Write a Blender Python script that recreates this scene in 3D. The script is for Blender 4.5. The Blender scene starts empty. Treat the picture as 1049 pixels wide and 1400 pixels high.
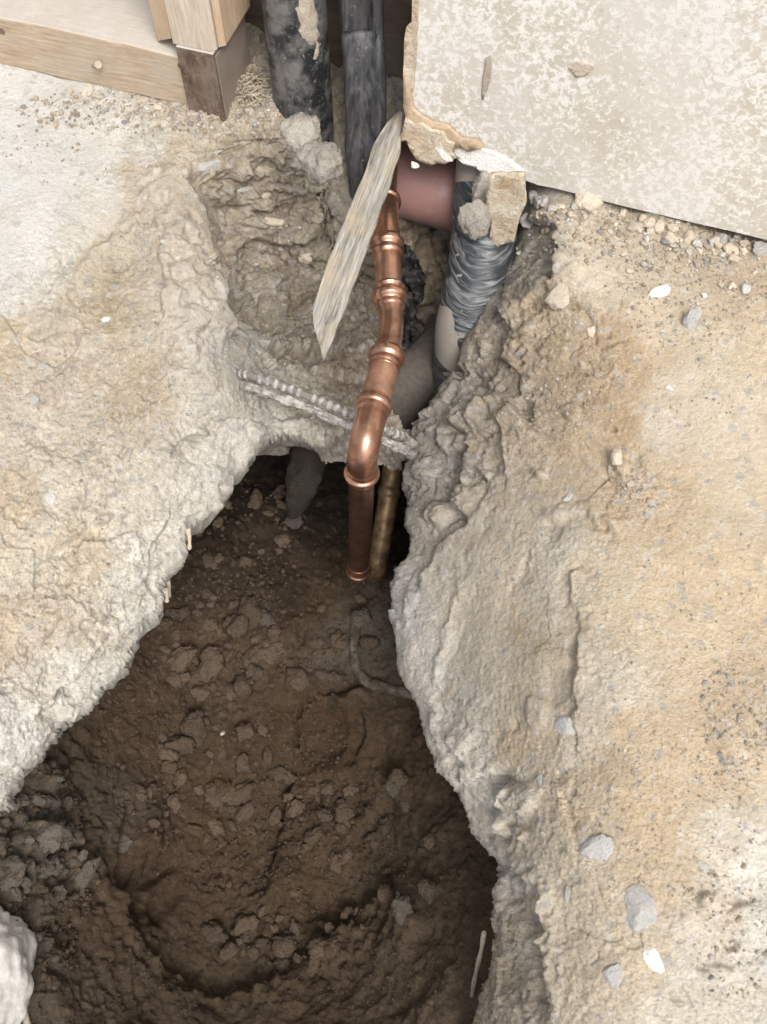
import bpy, bmesh, math, random
import numpy as np
from mathutils import Vector, Matrix
random.seed(7)
SC = bpy.context.scene
COL = SC.collection

# ------------------------------------------------------------ camera, sky, sun, exposure
PITCH = math.radians(62.0); FPX = 1300.0; CAMH = 0.8
cam_d = bpy.data.cameras.new('camera'); cam = bpy.data.objects.new('camera', cam_d); COL.objects.link(cam)
cam.location = (0, 0, CAMH); cam.rotation_euler = (math.radians(90) - PITCH, 0, 0)
cam_d.sensor_fit = 'VERTICAL'; cam_d.sensor_height = 36.0; cam_d.lens = 36.0 * FPX / 1400.0
cam_d.clip_start = 0.02; cam_d.clip_end = 500
cam_d.dof.use_dof = True; cam_d.dof.focus_distance = 1.08; cam_d.dof.aperture_fstop = 14.0
SC.camera = cam
W = bpy.data.worlds.new('World'); SC.world = W; W.use_nodes = True
wn = W.node_tree; wn.nodes.clear()
SUN_EL, SUN_AZ = 56.0, 160.0      # azimuth clockwise from +Y
sky = wn.nodes.new('ShaderNodeTexSky'); sky.sky_type = 'NISHITA'; sky.sun_disc = False
sky.sun_elevation = math.radians(SUN_EL); sky.sun_rotation = math.radians(SUN_AZ)
sky.air_density = 1.0; sky.dust_density = 4.0
hs = wn.nodes.new('ShaderNodeHueSaturation'); hs.inputs['Saturation'].default_value = 0.22
bg = wn.nodes.new('ShaderNodeBackground'); bg.inputs['Strength'].default_value = 0.13
wo = wn.nodes.new('ShaderNodeOutputWorld')
wn.links.new(sky.outputs[0], hs.inputs['Color']); wn.links.new(hs.outputs[0], bg.inputs[0]); wn.links.new(bg.outputs[0], wo.inputs[0])
sd_ = bpy.data.lights.new('sun', 'SUN'); sd_.energy = 1.8; sd_.angle = math.radians(28); sd_.color = (1.0, 0.95, 0.88)
sun = bpy.data.objects.new('sun', sd_); COL.objects.link(sun)
sv = Vector((math.sin(math.radians(SUN_AZ)) * math.cos(math.radians(SUN_EL)), math.cos(math.radians(SUN_AZ)) * math.cos(math.radians(SUN_EL)), math.sin(math.radians(SUN_EL))))
sun.rotation_euler = sv.to_track_quat('Z', 'Y').to_euler(); sun.location = sv * 5
SC.view_settings.view_transform = 'Standard'; SC.view_settings.look = 'None'
SC.view_settings.exposure = 0.55; SC.view_settings.gamma = 1.0; SC.view_settings.use_curve_mapping = False
SC.render.engine = 'CYCLES'
SC.cycles.max_bounces = 8; SC.cycles.diffuse_bounces = 5; SC.cycles.use_denoising = True

# ------------------------------------------------------------ geometry of the view, used to measure places off the photograph
SP, CP = math.sin(PITCH), math.cos(PITCH)
def ray(u, v):
    a = (np.asarray(u, float) - 524.5) / FPX; b = -(np.asarray(v, float) - 700.0) / FPX
    return np.stack([a, CP + b * SP, -SP + b * CP], -1)
def zp(u, v, z):                      # point at height z seen at (u,v)
    d = ray(u, v); return np.array([0, 0, CAMH]) + d * ((z - CAMH) / d[..., 2:3] if d.ndim > 1 else (z - CAMH) / d[2])
def tp(u, v, t): return np.array([0, 0, CAMH]) + ray(u, v) * t
def dz(u, v, z): return (z - CAMH) / ray(u, v)[2]
W0 = zp(0, 88, 0.0); W1 = zp(1049, 326, 0.0)
WE = (W1 - W0); WE /= np.linalg.norm(WE); WN = np.array([-WE[1], WE[0], 0.0])   # along the wall / into the wall
WALLA = math.atan2(WE[1], WE[0])
def wp(u, v, b=0.0):                  # wall coordinates (along, up) of a pixel on the plane b behind the wall face
    d = ray(u, v); C = np.array([0, 0, CAMH]); t = np.dot(W0 + WN * b - C, WN) / np.dot(d, WN); p = C + d * t
    return np.array([np.dot(p - W0, WE), p[2]])
def wpos(a, b, z): return W0 + WE * a + WN * b + np.array([0, 0, z])

# ------------------------------------------------------------ noise
rng = np.random.default_rng(11)
PERM = rng.permutation(256).astype(np.int32); PERM = np.concatenate([PERM, PERM, PERM])
G = rng.normal(size=(256, 3)); G = (G / np.linalg.norm(G, axis=1)[:, None]).astype(np.float32)
RND = rng.random((256, 3)).astype(np.float32)
def pn(P, s=1.0, o=0.0):
    P = (np.asarray(P, np.float32) * s + o + 37.3); I = np.floor(P).astype(np.int32); F = P - I; I &= 255
    U = F * F * F * (F * (F * 6 - 15) + 10); out = 0
    for dx in (0, 1):
        hx = PERM[I[..., 0] + dx]; wx = U[..., 0] if dx else 1 - U[..., 0]
        for dy in (0, 1):
            hy = PERM[hx + I[..., 1] + dy]; wy = wx * (U[..., 1] if dy else 1 - U[..., 1])
            for dk in (0, 1):
                g = G[PERM[hy + I[..., 2] + dk]]
                out = out + wy * (U[..., 2] if dk else 1 - U[..., 2]) * (g[..., 0] * (F[..., 0] - dx) + g[..., 1] * (F[..., 1] - dy) + g[..., 2] * (F[..., 2] - dk))
    return out * 1.5
def fbm(P, s, n=4, o=0.0, r=0.5):
    a, t = 1.0, 0
    for i in range(n): t = t + a * pn(P, s * 2.03 ** i, o + i * 7.7); a *= r
    return t
def billow(P, s, n=3, o=0.0, r=0.5):
    a, t = 1.0, 0
    for i in range(n): t = t + a * (np.abs(pn(P, s * 2.03 ** i, o + i * 5.3)) * 2 - .5); a *= r
    return t
def worley(P, s, o=0.0, two=False):
    P = np.asarray(P, np.float32) * s + o + 41.7; I = np.floor(P).astype(np.int32); F = P - I; I &= 255
    d1 = np.full(P.shape[:-1], 9.0, np.float32); d2 = d1.copy(); idm = np.zeros(P.shape[:-1], np.float32)
    for dx in (-1, 0, 1):
        hx = PERM[(I[..., 0] + dx) & 255]
        for dy in (-1, 0, 1):
            hy = PERM[(hx + I[..., 1] + dy) & 255]
            for dk in (-1, 0, 1):
                h = PERM[(hy + I[..., 2] + dk) & 255]; q = RND[h]
                ex = q[..., 0] + dx - F[..., 0]; ey = q[..., 1] + dy - F[..., 1]; ez = q[..., 2] + dk - F[..., 2]
                d = ex * ex + ey * ey + ez * ez; m = d < d1
                d2 = np.where(m, d1, np.minimum(d2, d)); idm = np.where(m, q[..., 0], idm); d1 = np.where(m, d, d1)
    return np.sqrt(d1), np.sqrt(d2), idm
def facets(P, s, o=0.0):                                             # chipped faces: each cell a tilted plane
    P = np.asarray(P, np.float32) * s + o + 53.1; I = np.floor(P).astype(np.int32); F = P - I; I &= 255
    d1 = np.full(P.shape[:-1], 9.0, np.float32); d2 = d1.copy(); hh = np.zeros(P.shape[:-1], np.float32)
    for dx in (-1, 0, 1):
        hx = PERM[(I[..., 0] + dx) & 255]
        for dy in (-1, 0, 1):
            hy = PERM[(hx + I[..., 1] + dy) & 255]
            for dk in (-1, 0, 1):
                h = PERM[(hy + I[..., 2] + dk) & 255]; q = RND[h]; g = G[h]
                ex = F[..., 0] - q[..., 0] - dx; ey = F[..., 1] - q[..., 1] - dy; ez = F[..., 2] - q[..., 2] - dk
                d = ex * ex + ey * ey + ez * ez; m = d < d1
                d2 = np.where(m, d1, np.minimum(d2, d)); hh = np.where(m, (g[..., 0] * ex + g[..., 1] * ey + g[..., 2] * ez) + (q[..., 1] - .5) * .6, hh); d1 = np.where(m, d, d1)
    return hh, np.sqrt(d2) - np.sqrt(d1)
def warpP(P, s, a, o=0.0): return P + a * np.stack([fbm(P, s, 2, 1 + o), fbm(P, s, 2, 8 + o), fbm(P, s, 2, 14 + o)], -1)
def blur(A, n, it=2):
    for _ in range(it):
        for ax in (0, 1):
            B = np.pad(A, [(n, n) if i == ax else (0, 0) for i in range(2)], mode='edge'); C_ = np.cumsum(B, axis=ax); C_ = np.insert(C_, 0, 0, axis=ax); k = 2 * n + 1
            A = (np.take(C_, range(k, C_.shape[ax]), ax) - np.take(C_, range(0, C_.shape[ax] - k), ax)) / k
    return A
def sst(x, a, b): t = np.clip((x - a) / (b - a), 0, 1); return t * t * (3 - 2 * t)

# ------------------------------------------------------------ object helpers
def tag(o, label=None, cat=None, group=None, kind=None):
    if label: o['label'] = label
    if cat: o['category'] = cat
    if group: o['group'] = group
    if kind: o['kind'] = kind
    return o
def link(name, me, mat=None, parent=None):
    o = bpy.data.objects.new(name, me); COL.objects.link(o)
    if mat is not None and me is not None and len(me.materials) == 0: me.materials.append(mat)
    if parent is not None: o.parent = parent
    return o
def empty(name, loc=(0, 0, 0)):
    o = bpy.data.objects.new(name, None); COL.objects.link(o); o.location = [float(x) for x in loc]; o.empty_display_size = .02; return o
def adopt(o, root):                   # parts built in world coordinates
    o.parent = root; o.matrix_parent_inverse = Matrix.Translation(-Vector(root.location)); return o
def raw_mesh(name, V, Q, cols=None, smooth=True):
    me = bpy.data.meshes.new(name); V = np.asarray(V, np.float32); Q = np.asarray(Q, np.int32); n = Q.shape[1]
    me.vertices.add(len(V)); me.vertices.foreach_set('co', V.ravel())
    me.loops.add(Q.size); me.loops.foreach_set('vertex_index', Q.ravel())
    me.polygons.add(len(Q)); me.polygons.foreach_set('loop_start', np.arange(0, Q.size, n, dtype=np.int32))
    me.polygons.foreach_set('loop_total', np.full(len(Q), n, np.int32))
    me.polygons.foreach_set('use_smooth', np.full(len(Q), smooth))
    me.update(calc_edges=True)
    if cols is not None:
        at = me.color_attributes.new('Col', 'FLOAT_COLOR', 'POINT')
        c4 = np.ones((len(V), 4), np.float32); c4[:, :cols.shape[1]] = cols; at.data.foreach_set('color', c4.ravel())
    return me

# ------------------------------------------------------------ materials
class NT:
    def __init__(s, name):
        s.m = bpy.data.materials.new(name); s.m.use_nodes = True; s.t = s.m.node_tree; s.t.nodes.clear()
        s.out = s.n('ShaderNodeOutputMaterial'); s.b = s.n('ShaderNodeBsdfPrincipled'); s.l(s.b.outputs[0], s.out.inputs[0])
        s.tc = s.n('ShaderNodeTexCoord'); s.co = s.tc.outputs['Object']
    def n(s, k): return s.t.nodes.new(k)
    def l(s, a, b): s.t.links.new(a, b)
    def put(s, sock, v):
        if hasattr(v, 'is_linked') or hasattr(v, 'links'): s.l(v, sock)
        else: sock.default_value = v
    def map(s, scale=(1, 1, 1), rot=(0, 0, 0)):
        q = s.n('ShaderNodeMapping'); q.inputs['Scale'].default_value = scale; q.inputs['Rotation'].default_value = rot; s.l(s.co, q.inputs[0]); return q.outputs[0]
    def noise(s, sc, det=4, rough=.55, vec=None, dist=0, col=False):
        q = s.n('ShaderNodeTexNoise'); q.inputs['Scale'].default_value = sc; q.inputs['Detail'].default_value = det
        q.inputs['Roughness'].default_value = rough; q.inputs['Distortion'].default_value = dist; s.l(vec or s.co, q.inputs['Vector']); return q.outputs['Color' if col else 'Fac']
    def vor(s, sc, vec=None, feat='F1', out='Distance'):
        q = s.n('ShaderNodeTexVoronoi'); q.feature = feat; q.inputs['Scale'].default_value = sc; s.l(vec or s.co, q.inputs['Vector']); return q.outputs[out]
    def ramp(s, f, stops):
        q = s.n('ShaderNodeValToRGB'); e = q.color_ramp.elements
        while len(e) < len(stops): e.new(.5)
        for i, (p, c) in enumerate(stops): e[i].position = p; e[i].color = tuple(c) + (1,) if not isinstance(c, (int, float)) else (c, c, c, 1)
        s.l(f, q.inputs[0]); return q.outputs[0]
    def mix(s, f, a, b, mode='MIX'):
        q = s.n('ShaderNodeMix'); q.data_type = 'RGBA'; q.blend_type = mode
        s.put(q.inputs[0], f)
        for sk, v in ((q.inputs[6], a), (q.inputs[7], b)):
            if isinstance(v, (tuple, list)): sk.default_value = tuple(v) + (1,)
            else: s.l(v, sk)
        return q.outputs[2]
    def math(s, op, a, b=0.0):
        q = s.n('ShaderNodeMath'); q.operation = op; s.put(q.inputs[0], a); s.put(q.inputs[1], b); return q.outputs[0]
    def bump(s, h, strength=.5, dist=.001):
        q = s.n('ShaderNodeBump'); q.inputs['Strength'].default_value = strength; q.inputs['Distance'].default_value = dist
        s.l(h, q.inputs['Height']); s.l(q.outputs[0], s.b.inputs['Normal'])
    def fin(s, col, rough=.8, metal=0.0, spec=.3):
        if isinstance(col, (tuple, list)): s.b.inputs['Base Color'].default_value = tuple(col) + (1,)
        else: s.l(col, s.b.inputs['Base Color'])
        s.put(s.b.inputs['Roughness'], rough); s.b.inputs['Metallic'].default_value = metal; s.b.inputs['Specular IOR Level'].default_value = spec
        return s.m
def mat_rock(name, gs=.5, contrast=.35, sp=1.0):
    k = NT(name); at = k.n('ShaderNodeAttribute'); at.attribute_name = 'Col'; A = at.outputs['Alpha']
    f = k.noise(150, 6, .78); g = k.noise(480, 3, .7); h = k.noise(26, 6, .7)
    c = k.mix(k.math('MULTIPLY', A, .95), at.outputs['Color'], k.ramp(f, [(.30, 1 - contrast * 1.3), (.5, 1.0), (.72, 1 + contrast * .8)]), 'MULTIPLY')
    c = k.mix(k.math('MULTIPLY', A, .9), c, k.ramp(g, [(.30, 1 - contrast), (.5, 1.0), (.70, 1 + contrast * .6)]), 'MULTIPLY')
    c = k.mix(.5, c, k.ramp(h, [(.32, .80), (.5, 1.0), (.7, 1.12)]), 'MULTIPLY')
    w = k.ramp(k.noise(240, 4, .7), [(.60, 0.0), (.66, 1.0)])
    c = k.mix(k.math('MULTIPLY', w, .30 * sp), c, k.mix(1.0, c, (1.45, 1.45, 1.45), 'MULTIPLY'))
    dk = k.ramp(k.noise(190, 5, .75, vec=k.map((1.3, .8, 1))), [(.32, 1.0), (.38, 0.0)])
    c = k.mix(k.math('MULTIPLY', k.math('MULTIPLY', dk, .5), A), c, k.mix(1.0, c, (.48, .45, .42), 'MULTIPLY'))
    k.bump(k.math('ADD', k.math('MULTIPLY', f, 2.2), g), gs, .0022)
    return k.fin(c, .93, 0, .15)
def mat_stone(name, c1, c2, sc=60, rough=.9, bs=.5, dust=0, bd=.0012):
    k = NT(name); k.co = k.n('ShaderNodeNewGeometry').outputs['Position']; f = k.noise(sc, 6, .65); g = k.noise(sc * 5, 3, .6)
    oi = k.n('ShaderNodeObjectInfo')
    c = k.mix(f, c1, c2); c = k.mix(.7, c, k.ramp(g, [(.3, .7), (.7, 1.25)]), 'MULTIPLY')
    c = k.mix(1.0, c, k.ramp(oi.outputs['Random'], [(0, .8), (1, 1.2)]), 'MULTIPLY')
    if dust: c = k.mix(k.math('MULTIPLY', k.ramp(k.noise(110, 5, .7), [(.36, 0.0), (.58, 1.0)]), dust), c, (.50, .44, .35))
    k.bump(k.math('ADD', k.math('MULTIPLY', f, 2), g), bs, bd); return k.fin(c, rough, 0, .2)
M = {}
M['rock'] = mat_rock('dusty_concrete', .9, .28)
M['soil'] = mat_rock('damp_shaded_soil', .7, .34, .5)
M['tan_stone'] = mat_stone('tan_stone', (.36, .30, .235), (.60, .53, .44), 90, .9, .8, .3)
M['grey_stone'] = mat_stone('grey_stone', (.29, .29, .295), (.50, .505, .51), 90, .9, .8, .4)
M['white_stone'] = mat_stone('white_stone', (.56, .55, .52), (.80, .79, .76), 60, .85, .7, .25)
M['clod'] = mat_stone('soil_clod', (.082, .058, .040), (.150, .110, .079), 90, .95, 1.0, 0, .003)
M['clod_lump'] = mat_stone('dusty_lump', (.34, .305, .26), (.54, .50, .445), 110, .95, 1.0, 0, .003)
M['clod_grey'] = mat_stone('grey_clod', (.082, .068, .055), (.155, .133, .110), 90, .95, 1.0, 0, .003)
def mat_wood(name, c1, c2, dirt, scale=(4, 60, 60), rot=(0, 0, 0), dm=.5):
    k = NT(name); v = k.map(scale, rot); f = k.noise(3.0, 6, .6, vec=v, dist=.6); g = k.noise(9, 3, .6, vec=v)
    c = k.mix(k.ramp(f, [(.3, 0.0), (.68, 1.0)]), c1, c2); c = k.mix(.6, c, k.ramp(g, [(.3, .72), (.7, 1.15)]), 'MULTIPLY')
    d = k.noise(14, 6, .68); c = k.mix(k.math('MULTIPLY', k.ramp(d, [(.42, 0.0), (.66, 1.0)]), dm), c, dirt)
    ge = k.n('ShaderNodeNewGeometry'); sx = k.n('ShaderNodeSeparateXYZ'); k.l(ge.outputs['Normal'], sx.inputs[0])
    up = k.ramp(k.math('ADD', sx.outputs[2], k.math('MULTIPLY', k.math('SUBTRACT', d, .5), 1.2)), [(.55, 0.0), (.85, 1.0)]); c = k.mix(k.math('MULTIPLY', up, .85), c, k.mix(k.noise(60, 5, .7), (.44, .40, .35), (.64, .61, .57)))
    e = k.noise(420, 2, .5); c = k.mix(k.math('MULTIPLY', k.ramp(e, [(.62, 0.0), (.68, 1.0)]), .5), c, dirt)
    k.bump(k.math('ADD', f, k.math('MULTIPLY', g, .6)), .5, .0012); return k.fin(c, .85, 0, .2)

# ------------------------------------------------------------ surface builder: a sheet of real points, measured at (u, v, height) marks
def tps(ctrl):                                                       # thin-plate fit of 1/depth through the marks (exact on planes)
    P = np.array([(c[0], c[1]) for c in ctrl], float) / 500.0; Y = np.array([1.0 / dz(*c) for c in ctrl])
    n = len(P); r2 = ((P[:, None] - P[None]) ** 2).sum(-1); K = .5 * r2 * np.log(r2 + 1e-12); K[np.arange(n), np.arange(n)] = 2e-3
    A = np.zeros((n + 3, n + 3)); A[:n, :n] = K; A[:n, n] = 1; A[:n, n + 1:] = P; A[n, :n] = 1; A[n + 1:, :n] = P.T
    w = np.linalg.solve(A, np.concatenate([Y, np.zeros(3)]))
    def f(u, v):
        u = u / 500.0; v = v / 500.0; o = w[n] + w[n + 1] * u + w[n + 2] * v
        for i in range(n): r = (u - P[i, 0]) ** 2 + (v - P[i, 1]) ** 2; o = o + w[i] * .5 * r * np.log(r + 1e-12)
        return o
    return f
def axis(a, b, lo, hi, fine, coarse):
    x = [lo]
    while x[-1] < hi:
        q = x[-1]; d = max(a - q, q - b, 0); x.append(q + fine + (coarse - fine) * min(1, d / 120.0))
    return np.array(x)
def sdf_poly(u, v, poly):                                            # + inside
    d = np.full(u.shape, 1e9); ins = np.zeros(u.shape, bool); n = len(poly)
    for i in range(n):
        x0, y0 = poly[i]; x1, y1 = poly[(i + 1) % n]; ex, ey = x1 - x0, y1 - y0; L = ex * ex + ey * ey + 1e-9
        t = np.clip(((u - x0) * ex + (v - y0) * ey) / L, 0, 1); d = np.minimum(d, (u - x0 - t * ex) ** 2 + (v - y0 - t * ey) ** 2)
        c = ((y0 > v) != (y1 > v)) & (u < (x1 - x0) * (v - y0) / (y1 - y0 + 1e-12) + x0); ins ^= c
    d = np.sqrt(d); return np.where(ins, d, -d)
def line_d(u, v, pts):                                               # unsigned distance, side (+ left of travel), fraction along
    d = np.full(u.shape, 1e9); sg = np.zeros(u.shape); fr = np.zeros(u.shape); n = len(pts) - 1
    for i in range(n):
        x0, y0 = pts[i]; x1, y1 = pts[i + 1]; ex, ey = x1 - x0, y1 - y0; L = ex * ex + ey * ey
        t = np.clip(((u - x0) * ex + (v - y0) * ey) / L, 0, 1); q = np.hypot(u - x0 - t * ex, v - y0 - t * ey)
        m = q < d; d = np.where(m, q, d); sg = np.where(m, np.sign(-(ex * (v - y0) - ey * (u - x0))), sg); fr = np.where(m, (i + t) / n, fr)
    return d, sg, fr
def feats(u, v, P, fl, wob=8.0):
    w1 = u + wob * pn(P, 45, 3.1); w2 = v + wob * pn(P, 45, 9.4); w1 = w1 + wob * .4 * pn(P, 140, 5.1); w2 = w2 + wob * .4 * pn(P, 140, 1.4); h = np.zeros(u.shape)
    for f in fl:
        pts = f[1]; xs = [p[0] for p in pts]; ys = [p[1] for p in pts]; R = f[3] * 2.5 + 25
        m = (u > min(xs) - R) & (u < max(xs) + R) & (v > min(ys) - R) & (v < max(ys) + R)
        if not m.any(): continue
        d, s, fr = line_d(w1[m], w2[m], pts); end = sst(fr, 0, .18) * sst(1 - fr, 0, .18)
        if f[0] == 'g': h[m] -= f[2] * np.exp(-(d / f[3]) ** 2) * end
        elif f[0] == 'r': h[m] += f[2] * np.exp(-(d / f[3]) ** 2) * end
        elif f[0] == 's':                                            # step: left side raised, fading over f[3] px
            e = f[4] if len(f) > 4 else 5.0; sd = d * s
            h[m] += f[2] * (sst(sd, -e, e) - .5) * np.exp(-(d / f[3]) ** 2) * 2 * end
    return h * (1 + .9 * np.clip(fbm(P, 48, 3, 31.0), -.6, .6)) 
def blobs(u, v, P, bl, wob=7.0):                                     # (u, v, ru, rv, angle, height): a swelling or a pit with an irregular rim
    w1 = u + wob * pn(P, 60, 13.1); w2 = v + wob * pn(P, 60, 19.4); h = np.zeros(u.shape)
    for (x, y, a, b, an, hh) in bl:
        R = max(a, b) * 2.0 + 10; m = (np.abs(u - x) < R) & (np.abs(v - y) < R)
        if not m.any(): continue
        c, s = math.cos(math.radians(an)), math.sin(math.radians(an)); X = w1[m] - x; Y = w2[m] - y
        r = np.hypot((X * c + Y * s) / a, (-X * s + Y * c) / b); h[m] += hh * (1 - sst(r, .55, 1.15))
    return h
def zones(u, v, P, zl, warp=26, pw=3.0):                             # patches of different dust, cement, sand, plus some painted-in shade
    fu = u + warp * fbm(P, 16, 4, 60.1, .6); fv = v + warp * fbm(P, 16, 4, 71.3, .6)
    acc = 0; ws = 0
    for z in zl:
        w = 1.0 / ((fu - z[0]) ** 2 + (fv - z[1]) ** 2 + 150.0) ** (pw / 2 + .5)
        acc = acc + w[..., None] * np.array(z[2:5]); ws = ws + w
    return acc / ws[..., None]
class Sheet: pass
def sheet(name, ctrl, box, fine, outline=None, jag=6.0, relief=None, color=None, mat=None, smax=16.0, drop=.22, back=.10, lipw=16.0, lipr=.012, keep=None, seed=0., curl=None, fine_box=(0, 1049, 0, 1400), coarse=14.0):
    us = axis(fine_box[0] - 8, fine_box[1] + 8, box[0], box[1], fine, coarse); vs = axis(fine_box[2] - 8, fine_box[3] + 8, box[2], box[3], fine, coarse)
    U, V = np.meshgrid(us, vs); f = tps(ctrl)
    cu = np.arange(box[0] - 20, box[1] + 30, 10.0); cv = np.arange(box[2] - 20, box[3] + 30, 10.0); CU, CV = np.meshgrid(cu, cv); Cf = f(CU, CV)
    def interp(U, V):
        x = (U - cu[0]) / 10.0; y = (V - cv[0]) / 10.0; i = np.clip(x.astype(int), 0, len(cu) - 2); j = np.clip(y.astype(int), 0, len(cv) - 2); a = x - i; b = y - j
        a = np.clip(a, 0, 1); b = np.clip(b, 0, 1)
        return (Cf[j, i] * (1 - a) + Cf[j, i + 1] * a) * (1 - b) + (Cf[j + 1, i] * (1 - a) + Cf[j + 1, i + 1] * a) * b
    C = np.array([0, 0, CAMH])
    T = 1.0 / interp(U, V); P = C + ray(U, V) * T[..., None]
    sd = None
    if outline is not None:
        J = jag * fbm(P, 22, 5, 3.3 + seed, .5); J2 = jag * fbm(P, 22, 5, 23.3 + seed, .5)
        sd = sdf_poly(U + J, V + J2, outline)
        sb = blur(sd, 6, 3); gu = np.gradient(sb, axis=1) / np.gradient(us)[None]; gv = np.gradient(sb, axis=0) / np.gradient(vs)[:, None]; gl = np.hypot(gu, gv) + .15
        s = np.clip(-sd, 0, None); QU = U + s * gu / gl; QV = V + s * gv / gl
        T = 1.0 / interp(QU, QV); Pb = C + ray(QU, QV) * T[..., None]
        ow = -(ray(QU + gu / gl, QV + gv / gl) - ray(QU, QV)); ow[..., 2] = 0; ow /= np.linalg.norm(ow, axis=-1)[..., None] + 1e-9   # outward, level
        k = np.clip(s / smax, 0, 1)[..., None]
        cf = curl(U, V)[..., None] if curl else 1.0
        Pb = Pb + ow * (-back * k ** 1.3) * cf + np.array([0, 0, -1.0]) * drop * k * (.25 + .75 * cf)
        inr = np.clip(1 - np.clip(sd, 0, None) / lipw, 0, 1); Pb[..., 2] -= lipr * (1 - np.sqrt(np.clip(1 - inr ** 2, 0, 1)))
        P = np.where((s > 0)[..., None], Pb, P); P[..., 2] = np.where(s > 0, P[..., 2], P[..., 2] - lipr * (1 - np.sqrt(np.clip(1 - inr ** 2, 0, 1))))
        ins = np.clip(s / smax, 0, 1)
    du = np.gradient(P, axis=1); dv = np.gradient(P, axis=0); N = -np.cross(du, dv); N /= np.linalg.norm(N, axis=-1)[..., None] + 1e-12
    if sd is not None:
        N = np.where((sd < 0)[..., None], ow * .9 + N * .1, N); N /= np.linalg.norm(N, axis=-1)[..., None] + 1e-12
    H = relief(U, V, P, N) if relief else 0
    if sd is not None: H = np.clip(H, -.02, .02) * (1 - .75 * ins)
    P = P + N * (np.asarray(H)[..., None])
    cols = color(U, V, P, N, H) if color else None
    r, c = U.shape; idx = np.arange(r * c).reshape(r, c); Q = np.stack([idx[:-1, :-1], idx[1:, :-1], idx[1:, 1:], idx[:-1, 1:]], -1).reshape(-1, 4)
    km = np.ones((r, c), bool)
    if sd is not None: km &= sd > -smax
    if keep is not None: km &= keep(U, V)
    Q = Q[km.ravel()[Q].all(1)]; use = np.zeros(r * c, bool); use[Q.ravel()] = True; re = np.cumsum(use) - 1
    me = raw_mesh(name, P.reshape(-1, 3)[use], re[Q], cols.reshape(-1, cols.shape[-1])[use] if cols is not None else None)
    o = link(name, me, mat)
    S = Sheet(); S.o = o; S.us, S.vs, S.P, S.N = us, vs, P, N
    def at(u, v):
        i = int(np.clip(np.searchsorted(us, u), 1, len(us) - 1)); j = int(np.clip(np.searchsorted(vs, v), 1, len(vs) - 1)); return P[j, i], N[j, i]
    S.at = at; return S

# ------------------------------------------------------------ broken concrete, left of the hole
def D(*a): return np.array(a)
L_ctrl = [(-200,-120,0),(-200,300,0),(0,-120,0),(200,-120,0),(400,-120,0),(0,100,0),(100,150,0),(200,160,0),(0,300,-.002),(100,300,-.006),(300,150,0),(330,130,.002),(365,110,0),(200,250,-.012),(360,20,0),
 (240,225,-.012),(180,350,-.03),(60,420,-.018),(0,500,-.025),(-200,600,-.01),(-200,1000,-.04),(-200,1400,-.09),
 (100,550,-.05),(200,500,-.05),(270,450,-.05),(245,330,-.022),(250,600,-.085),(100,700,-.08),(0,750,-.065),(0,900,-.10),(0,1050,-.15),(150,750,-.105),(120,880,-.14),(230,700,-.125),(300,600,-.125),(325,530,-.10),(300,520,-.07),
 (278,262,-.030),(305,300,-.085),(295,400,-.055),(330,370,-.135),(350,450,-.155),(400,200,-.025),(380,250,-.085),(440,290,-.10),(400,330,-.15),(450,400,-.20),(400,450,-.20),(480,480,-.225),(400,520,-.185),(360,560,-.145),(430,585,-.165),(520,560,-.20),(545,600,-.20),(420,150,-.01),(310,210,-.02),(350,190,-.008),
 (340,600,-.14),(260,720,-.15),(225,800,-.165),(130,940,-.18),(0,1100,-.2),(-100,1180,-.21),(-200,1250,-.22)]
L_out = [(-400,-300),(380,-300),(375,-60),(372,60),(388,105),(410,140),(425,190),(452,235),(452,270),(462,300),(466,330),(492,345),(506,400),(512,470),(525,530),(560,575),(556,612),(520,600),(480,592),(440,596),(405,588),(375,590),(345,603),(326,630),(310,668),(292,694),(262,712),(255,740),(232,762),(222,800),(218,830),(196,862),(172,905),(138,935),(120,960),(80,1002),(50,1030),(18,1060),(5,1098),(-60,1130),(-160,1190),(-260,1300),(-400,1500)]
def smooth_mask(u, v, pts, w=40.0):
    a = 0; s = 0
    for (x, y, val) in pts:
        q = 1.0 / ((u - x) ** 2 + (v - y) ** 2 + 400.0) ** 2; a = a + q * val; s = s + q
    return a / s
L_rough = [(0,150,.12),(0,300,.12),(100,200,.15),(150,280,.3),(300,150,.9),(250,180,.7),(200,330,.75),(230,500,.8),(60,600,.8),(60,430,.6),(300,300,1.3),(400,300,1.7),(420,430,1.6),(380,540,1.2),(260,300,.45),(270,420,.4),(290,500,.45),(250,560,.8),(150,650,.9),(100,800,1.0),(200,800,1.0),(60,950,1.1),(280,650,.8),(320,600,.8),(440,580,1.3),(0,700,.9),(0,900,1.),(200,700,.75)]
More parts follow.
